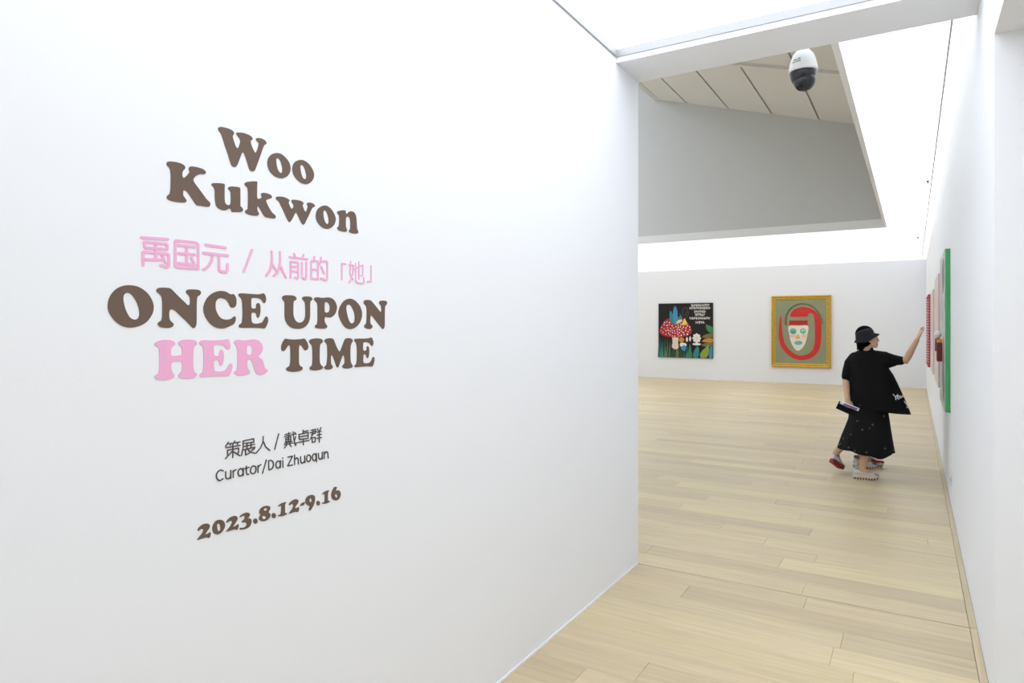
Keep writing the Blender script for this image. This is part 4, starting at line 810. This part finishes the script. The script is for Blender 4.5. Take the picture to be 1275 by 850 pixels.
# local frame of a person: +x towards the picture's right, +y away, z up
YAW = radians(31.193)
FWD = Vector((-sin(YAW), cos(YAW), 0)); RGT = Vector((cos(YAW), sin(YAW), 0))
base = FWD*6.911 + RGT*3.690
FACE = radians(3.0)                # both visitors face the paintings on the right wall

# ------------------------------------------------------------------ woman in front, arm raised
pa = thing('person', 'person in black tee, bucket hat and long dark skirt, one arm raised toward paintings', 'person', (base.x, base.y, 0), FACE)
pa.scale = (0.9, 1.0, 1.0)
bm = bmesh.new()
R1 = head(bm, Vector((0.036, 0.02, 1.470)), radians(6), 0.89, 0.084)
limb(bm, [(0.0, 0.03, 1.31), (0.008, 0.025, 1.36), (0.022, 0.02, 1.42)], [0.060, 0.048, 0.047], 16)
tor = [hring(-0.10, 0.15, 0.06, 0.10, 0.74), hring(-0.13, 0.18, 0.06, 0.115, 0.84), hring(-0.12, 0.16, 0.05, 0.10, 0.98), hring(-0.12, 0.15, 0.04, 0.095, 1.10), hring(-0.14, 0.16, 0.04, 0.10, 1.20), hring(-0.15, 0.165, 0.04, 0.085, 1.27), hring(-0.10, 0.11, 0.035, 0.06, 1.325), hring(-0.05, 0.055, 0.03, 0.045, 1.35)]
loft(bm, tor)
# right arm: raised, elbow bent, hand open
sh_r, el_r, wr_r = Vector((0.150, 0.02, 1.272)), Vector((0.398, 0.00, 1.252)), Vector((0.508, 0.00, 1.462))
limb(bm, [sh_r, sh_r.lerp(el_r, 0.5), el_r, el_r.lerp(wr_r, 0.3), el_r.lerp(wr_r, 0.75), wr_r], [0.052, 0.046, 0.039, 0.038, 0.030, 0.0245], 16)
hand(bm, wr_r + (wr_r-el_r).normalized()*0.012, (0.42, 0.05, 1.0), (0.9, 0.40, -0.35), 0.86, 0.06, 0.16, 1)
# left arm: hanging with the forearm drawn back, holding papers
sh_l, el_l, wr_l = Vector((-0.145, 0.06, 1.262)), Vector((-0.208, 0.03, 1.03)), Vector((-0.190, -0.055, 0.845))
limb(bm, [sh_l + Vector((0.01, 0, -0.01)), sh_l.lerp(el_l, 0.5), el_l, el_l.lerp(wr_l, 0.3), el_l.lerp(wr_l, 0.75), wr_l], [0.044, 0.041, 0.037, 0.038, 0.030, 0.025], 16)
hand(bm, wr_l + Vector((0, -0.002, -0.012)), (0.16, -0.12, -1.0), (0.05, 1.0, -0.1), 0.86, 0.72, 0.02, 1)
# legs
hipr, kner, ankr = Vector((0.055, 0.02, 0.82)), Vector((0.035, 0.0, 0.46)), Vector((-0.045, 0.0, 0.10))
hipl, knel, ankl = Vector((-0.035, 0.11, 0.82)), Vector((-0.14, 0.12, 0.47)), Vector((-0.325, 0.19, 0.212))
for h_, k_, a_ in ((hipr, kner, ankr), (hipl, knel, ankl)):
    limb(bm, [h_, h_.lerp(k_, 0.5), k_, k_.lerp(a_, 0.3), k_.lerp(a_, 0.7), a_], [0.078, 0.066, 0.052, 0.055, 0.044, 0.036], 16)
limb(bm, [ankr, ankr + Vector((0.08, 0, -0.035))], [0.036, 0.03], 12)
limb(bm, [ankl, ankl + Vector((0.03, 0.055, -0.065))], [0.034, 0.028], 12)
body = remeshed('body', bm, 0.0045, m_skin, pa, 3)
face_parts(R1, pa, 0.89)
bm = bmesh.new()
blob(bm, (-0.014, 0.02, 1.455), (0.084, 0.079, 0.088)); blob(bm, (-0.045, 0.02, 1.40), (0.05, 0.066, 0.06))
limb(bm, [(-0.05, -0.02, 1.45), (-0.078, -0.03, 1.39), (-0.086, -0.03, 1.355)], [0.02, 0.014, 0.008])
limb(bm, [(-0.03, -0.035, 1.45), (-0.035, -0.04, 1.39), (-0.05, -0.035, 1.36)], [0.03, 0.026, 0.02])
remeshed('hair', bm, 0.005, m_hair, pa, 4)
# bucket hat: soft domed crown, drooping brim, pushed back so that the front tips up
bm = bmesh.new(); n = 48; rings = []
HR = Matrix.Translation((-0.004, 0.02, 1.484)) @ Matrix.Rotation(radians(-19), 4, 'Y')
for r, z, drop in ((0.015, 0.084, 0), (0.045, 0.082, 0), (0.072, 0.075, 0), (0.089, 0.060, 0), (0.097, 0.038, 0), (0.101, 0.020, 0), (0.104, 0.010, 0.1), (0.112, -0.004, 0.5), (0.122, -0.018, 0.85), (0.127, -0.027, 1.0)):
    ring = []
    for k in range(n):
        t = 2*pi*k/n; c = cos(t)
        ring.append(bm.verts.new(HR @ Vector((r*c*(1.0 + 0.16*drop*max(0, c)**2), r*1.04*sin(t), z + drop*(0.034*c*c - 0.020) + 0.003*drop*sin(5*t)))))
    rings.append(ring)
for A, B in zip(rings, rings[1:]):
    for k in range(n): bm.faces.new((A[k], A[(k+1) % n], B[(k+1) % n], B[k]))
bm.faces.new(rings[0])
hat = bm_obj('bucket_hat', bm, m_hat, pa, True)
sd = hat.modifiers.new('thickness', 'SOLIDIFY'); sd.thickness = 0.004; sd.offset = -1
# loose tee, sleeves included, hem swinging out to the right
bm = bmesh.new()
def hem_dip(x, y): return -0.03*max(0, (x-0.15)/0.3)
S = [(0.728, -0.166, 0.452, 0.165), (0.745, -0.166, 0.445, 0.165), (0.82, -0.168, 0.405, 0.16), (0.92, -0.172, 0.362, 0.155), (1.02, -0.176, 0.318, 0.15), (1.10, -0.180, 0.280, 0.145), (1.17, -0.184, 0.232, 0.14), (1.23, -0.182, 0.200, 0.13), (1.275, -0.172, 0.185, 0.12), (1.312, -0.140, 0.150, 0.10), (1.338, -0.095, 0.108, 0.08), (1.358, -0.062, 0.078, 0.062), (1.372, -0.050, 0.066, 0.054)]
loft(bm, [hring(x0, x1, 0.05, ry, z, 56, 0, 0.0 if z > 1.1 else 0.018*(1.1-z)/0.37, 7, hem_dip if z < 0.78 else None, 1.8 if z < 1.0 else 2.0) for z, x0, x1, ry in S])
limb(bm, [(0.10, 0.03, 1.265), (0.19, 0.02, 1.262), (0.28, 0.01, 1.252), (0.352, 0.002, 1.249)], [0.085, 0.078, 0.058, 0.045], 18)
limb(bm, [(0.13, 0.03, 1.245), (0.22, 0.02, 1.215), (0.285, 0.01, 1.222)], [0.07, 0.055, 0.035], 16)
limb(bm, [sh_l + Vector((0.03, 0, 0.0)), sh_l.lerp(el_l, 0.25), sh_l.lerp(el_l, 0.6), sh_l.lerp(el_l, 0.82)], [0.066, 0.067, 0.063, 0.058], 18)
limb(bm, [(0.165, 0.02, 1.318), (0.205, 0.02, 1.322)], [0.02, 0.018], 12)
tee = remeshed('t_shirt', bm, 0.006, m_tee, pa, 5)
bm = bmesh.new(); loft(bm, [hring(-0.060, 0.078, 0.045, 0.062, 1.352, 32), hring(-0.058, 0.076, 0.042, 0.060, 1.372, 32), hring(-0.052, 0.070, 0.04, 0.055, 1.384, 32), hring(-0.046, 0.064, 0.04, 0.050, 1.382, 32)])
bm_obj('collar', bm, m_tee, tee, True)
# white print near the hem, laid on the cloth
bmt = bmesh.new(); bmt.from_mesh(tee.data); tree = BVHTree.FromBMesh(bmt); bmt.free()
def on_tee(x, z):
    h = tree.ray_cast(Vector((x, -1.0, z)), Vector((0, 1, 0)))
    return (h[0] - h[1]*0.004) if h[0] else None
PR = [[(430, 628), (448, 650), (468, 632)], [(448, 650), (452, 672)], [(470, 645), (462, 660), (476, 668), (486, 652), (472, 642)], [(490, 642), (492, 660), (504, 652), (508, 640)], [(510, 650), (522, 652)],
      [(524, 690), (534, 708), (546, 712)], [(536, 700), (548, 726), (558, 742)], [(544, 738), (560, 748)]]
for pl in PR:
    q = [((1050 + x/7.08 - 1078)*0.008376, 1.6 - (400 + y/7.08 - 406)*0.008376) for x, y in pl]
    q = [p for a, b in zip(q, q[1:]) for p in (a, ((a[0]+b[0])/2, (a[1]+b[1])/2))] + [q[-1]]
    w3 = [on_tee(*p) for p in q]
    w3 = [p for p in w3 if p]
    if len(w3) < 2: continue
    bm = bmesh.new(); limb(bm, w3, [0.0075]*len(w3), 8); bm_obj('print_stroke', bm, m_print, tee)
# long skirt
bm = bmesh.new()
K = [(0.285, -0.300, 0.292, 0.20), (0.30, -0.298, 0.290, 0.20), (0.36, -0.285, 0.280, 0.197), (0.44, -0.258, 0.268, 0.19), (0.52, -0.225, 0.256, 0.182), (0.62, -0.186, 0.243, 0.172), (0.72, -0.174, 0.228, 0.16), (0.82, -0.160, 0.205, 0.145), (0.92, -0.140, 0.175, 0.125), (0.97, -0.130, 0.160, 0.115)]
def skirt_hem(x, y): return -0.035*max(0, 1-((x-0.12)/0.16)**2) + 0.03*max(0, (-x-0.1)/0.2) + 0.01*sin(x*30)
loft(bm, [hring(x0, x1, 0.07, ry, z, 72, 0, 0.022*max(0, (0.8-z)/0.5), 11, skirt_hem if z < 0.31 else None) for z, x0, x1, ry in K])
bm_obj('skirt', bm, m_skirt, pa, True)
shoe(pa, (-0.050, 0.0, 0.0), radians(2), 0.0, m_swhite, m_sgrey, m_ssole, m_slug, m_sgrey)
shoe(pa, (-0.333, 0.165, 0.095), radians(58), radians(27), m_swhite, m_swhite, m_ssred, m_ssred, m_scollar, k=0.92)

# things held in the lowered hand
hm = Matrix.Translation((base.x, base.y, 0)) @ Matrix.Rotation(FACE, 4, 'Z') @ Matrix.Diagonal((0.9, 1, 1, 1))
def held(name, label, cat, p): return thing(name, label, cat, hm @ Vector(p), FACE)
lf = held('rolled_leaflet', 'rolled white and purple printed leaflet held in the lowered hand', 'leaflet', (-0.170, -0.098, 0.772))
m_paper, m_purple, m_lilac = mat('leaflet_paper', rgb(228, 228, 238), 0.5), mat('leaflet_purple', rgb(104, 88, 150), 0.5), mat('leaflet_pink', rgb(206, 150, 178), 0.5)
RL = Matrix.Rotation(radians(21), 4, 'Y') @ Matrix.Rotation(radians(-6), 4, 'Z')
def spiral(r0, turns, x0, x1, a0=0.0, n=44):
    V, F = [], []
    for k in range(n+1):
        a = a0 + 2*pi*turns*k/n; r = r0 - 0.0012*turns*k/n*2
        for x in (x0, x1): V.append(RL @ Vector((x, r*cos(a), r*sin(a))))
    for k in range(n): F.append((2*k, 2*k+1, 2*k+3, 2*k+2))
    return V, F
V, F = spiral(0.0185, 2.3, -0.088, 0.098); o = mesh_obj('paper_roll', V, F, m_paper, lf, True)
sd = o.modifiers.new('thickness', 'SOLIDIFY'); sd.thickness = 0.0006
for a0, tr, x0, x1, mm in ((2.7, 0.16, -0.05, 0.082, m_purple), (3.9, 0.10, -0.07, 0.05, m_lilac), (4.75, 0.12, -0.03, 0.085, m_purple), (5.6, 0.06, -0.08, 0.03, m_lilac)):
    V, F = spiral(0.0192, tr, x0, x1, a0, 10); mesh_obj('printed_band', V, F, mm, lf, True)
bk = held('black_folder', 'thin black folder held flat beneath the rolled leaflet', 'folder', (-0.205, -0.075, 0.735))
for nm, z0, z1, gx in (('cover', 0.006, 0.009, 0), ('pages', 0.002, 0.006, 0.004), ('cover', -0.001, 0.002, 0)):
    o = box(nm, -0.088+gx, 0.07-gx, -0.05+gx, 0.06-gx, z0, z1, m_tee if nm == 'cover' else m_paper, bk)
    o.data.transform(Matrix.Rotation(radians(24), 4, 'Y') @ Matrix.Rotation(radians(40), 4, 'X'))

# ------------------------------------------------------------------ second visitor, almost hidden behind her
b2 = FWD*7.53 + RGT*4.02
pb = thing('person', 'visitor in black almost hidden behind the raised-arm person, red and white shoes showing', 'person', (b2.x, b2.y, 0), FACE)
pb.scale = (0.9, 1.0, 1.0)
bm = bmesh.new()
R2 = head(bm, Vector((0.010, 0, 1.487)), radians(18), 0.93)
limb(bm, [(-0.02, 0, 1.30), (-0.012, 0, 1.36), (0.0, 0, 1.42)], [0.058, 0.047, 0.046], 16)
loft(bm, [hring(-0.10, 0.10, 0, 0.13, 0.76), hring(-0.11, 0.11, 0, 0.15, 0.85), hring(-0.095, 0.10, 0, 0.125, 1.0), hring(-0.10, 0.10, 0, 0.14, 1.18), hring(-0.085, 0.08, 0, 0.15, 1.27), hring(-0.055, 0.05, 0, 0.09, 1.325), hring(-0.05, 0.04, 0, 0.05, 1.35)])
for s in (-1, 1):
    a, b, c = Vector((-0.02, s*0.155, 1.265)), Vector((-0.03, s*0.19, 1.01)), Vector((0.10, s*0.12, 0.86))
    limb(bm, [a, a.lerp(b, 0.5), b, b.lerp(c, 0.3), b.lerp(c, 0.75), c], [0.050, 0.043, 0.037, 0.037, 0.030, 0.025], 16)
    hand(bm, c + Vector((0.012, -s*0.006, -0.006)), (0.9, -s*0.45, -0.35), (-0.2, -s*0.9, -0.3), 0.86, 0.35, 0.05, s)
    h_, k_, a_ = Vector((0.0, s*0.075, 0.82)), Vector((0.01, s*0.075, 0.46)), Vector((-0.06 if s < 0 else -0.01, s*0.07, 0.10))
    limb(bm, [h_, h_.lerp(k_, 0.5), k_, k_.lerp(a_, 0.3), k_.lerp(a_, 0.7), a_], [0.076, 0.066, 0.050, 0.053, 0.042, 0.035], 16)
    limb(bm, [a_, a_ + Vector((0.08, 0, -0.035))], [0.035, 0.03], 12)
remeshed('body', bm, 0.005, m_skin, pb, 3)
face_parts(R2, pb, 0.93)
bm = bmesh.new(); blob(bm, (-0.012, 0, 1.512), (0.108, 0.085, 0.096)); blob(bm, (-0.05, 0, 1.43), (0.06, 0.072, 0.09))
remeshed('hair', bm, 0.005, m_hair, pb, 4)
bm = bmesh.new()
loft(bm, [hring(x0, x1, 0, ry, z, 48) for z, x0, x1, ry in ((0.76, -0.14, 0.14, 0.17), (0.9, -0.135, 0.135, 0.165), (1.08, -0.125, 0.125, 0.165), (1.2, -0.12, 0.115, 0.17), (1.27, -0.105, 0.095, 0.165), (1.315, -0.075, 0.068, 0.12), (1.345, -0.058, 0.052, 0.07), (1.37, -0.05, 0.045, 0.05))])
for s in (-1, 1): limb(bm, [(-0.02, s*0.13, 1.262), (-0.025, s*0.175, 1.17), (-0.03, s*0.187, 1.05)], [0.062, 0.06, 0.052], 16)
remeshed('t_shirt', bm, 0.006, m_tee, pb, 4)
bm = bmesh.new()
loft(bm, [hring(x0, x1, 0, ry, z, 60, 0, 0.02*max(0, (0.8-z)/0.5), 10) for z, x0, x1, ry in ((0.27, -0.20, 0.20, 0.22), (0.45, -0.175, 0.175, 0.2), (0.65, -0.15, 0.15, 0.18), (0.8, -0.135, 0.135, 0.16), (0.95, -0.11, 0.11, 0.14))])
bm_obj('skirt', bm, m_tee, pb, True)
shoe(pb, (-0.065, -0.07, 0), radians(3), 0, m_swhite, m_scollar, m_swhite, m_sred, m_scollar)
shoe(pb, (0.02, 0.07, 0), radians(4), 0, m_sred, m_sred, m_swhite, m_sred, m_scollar)
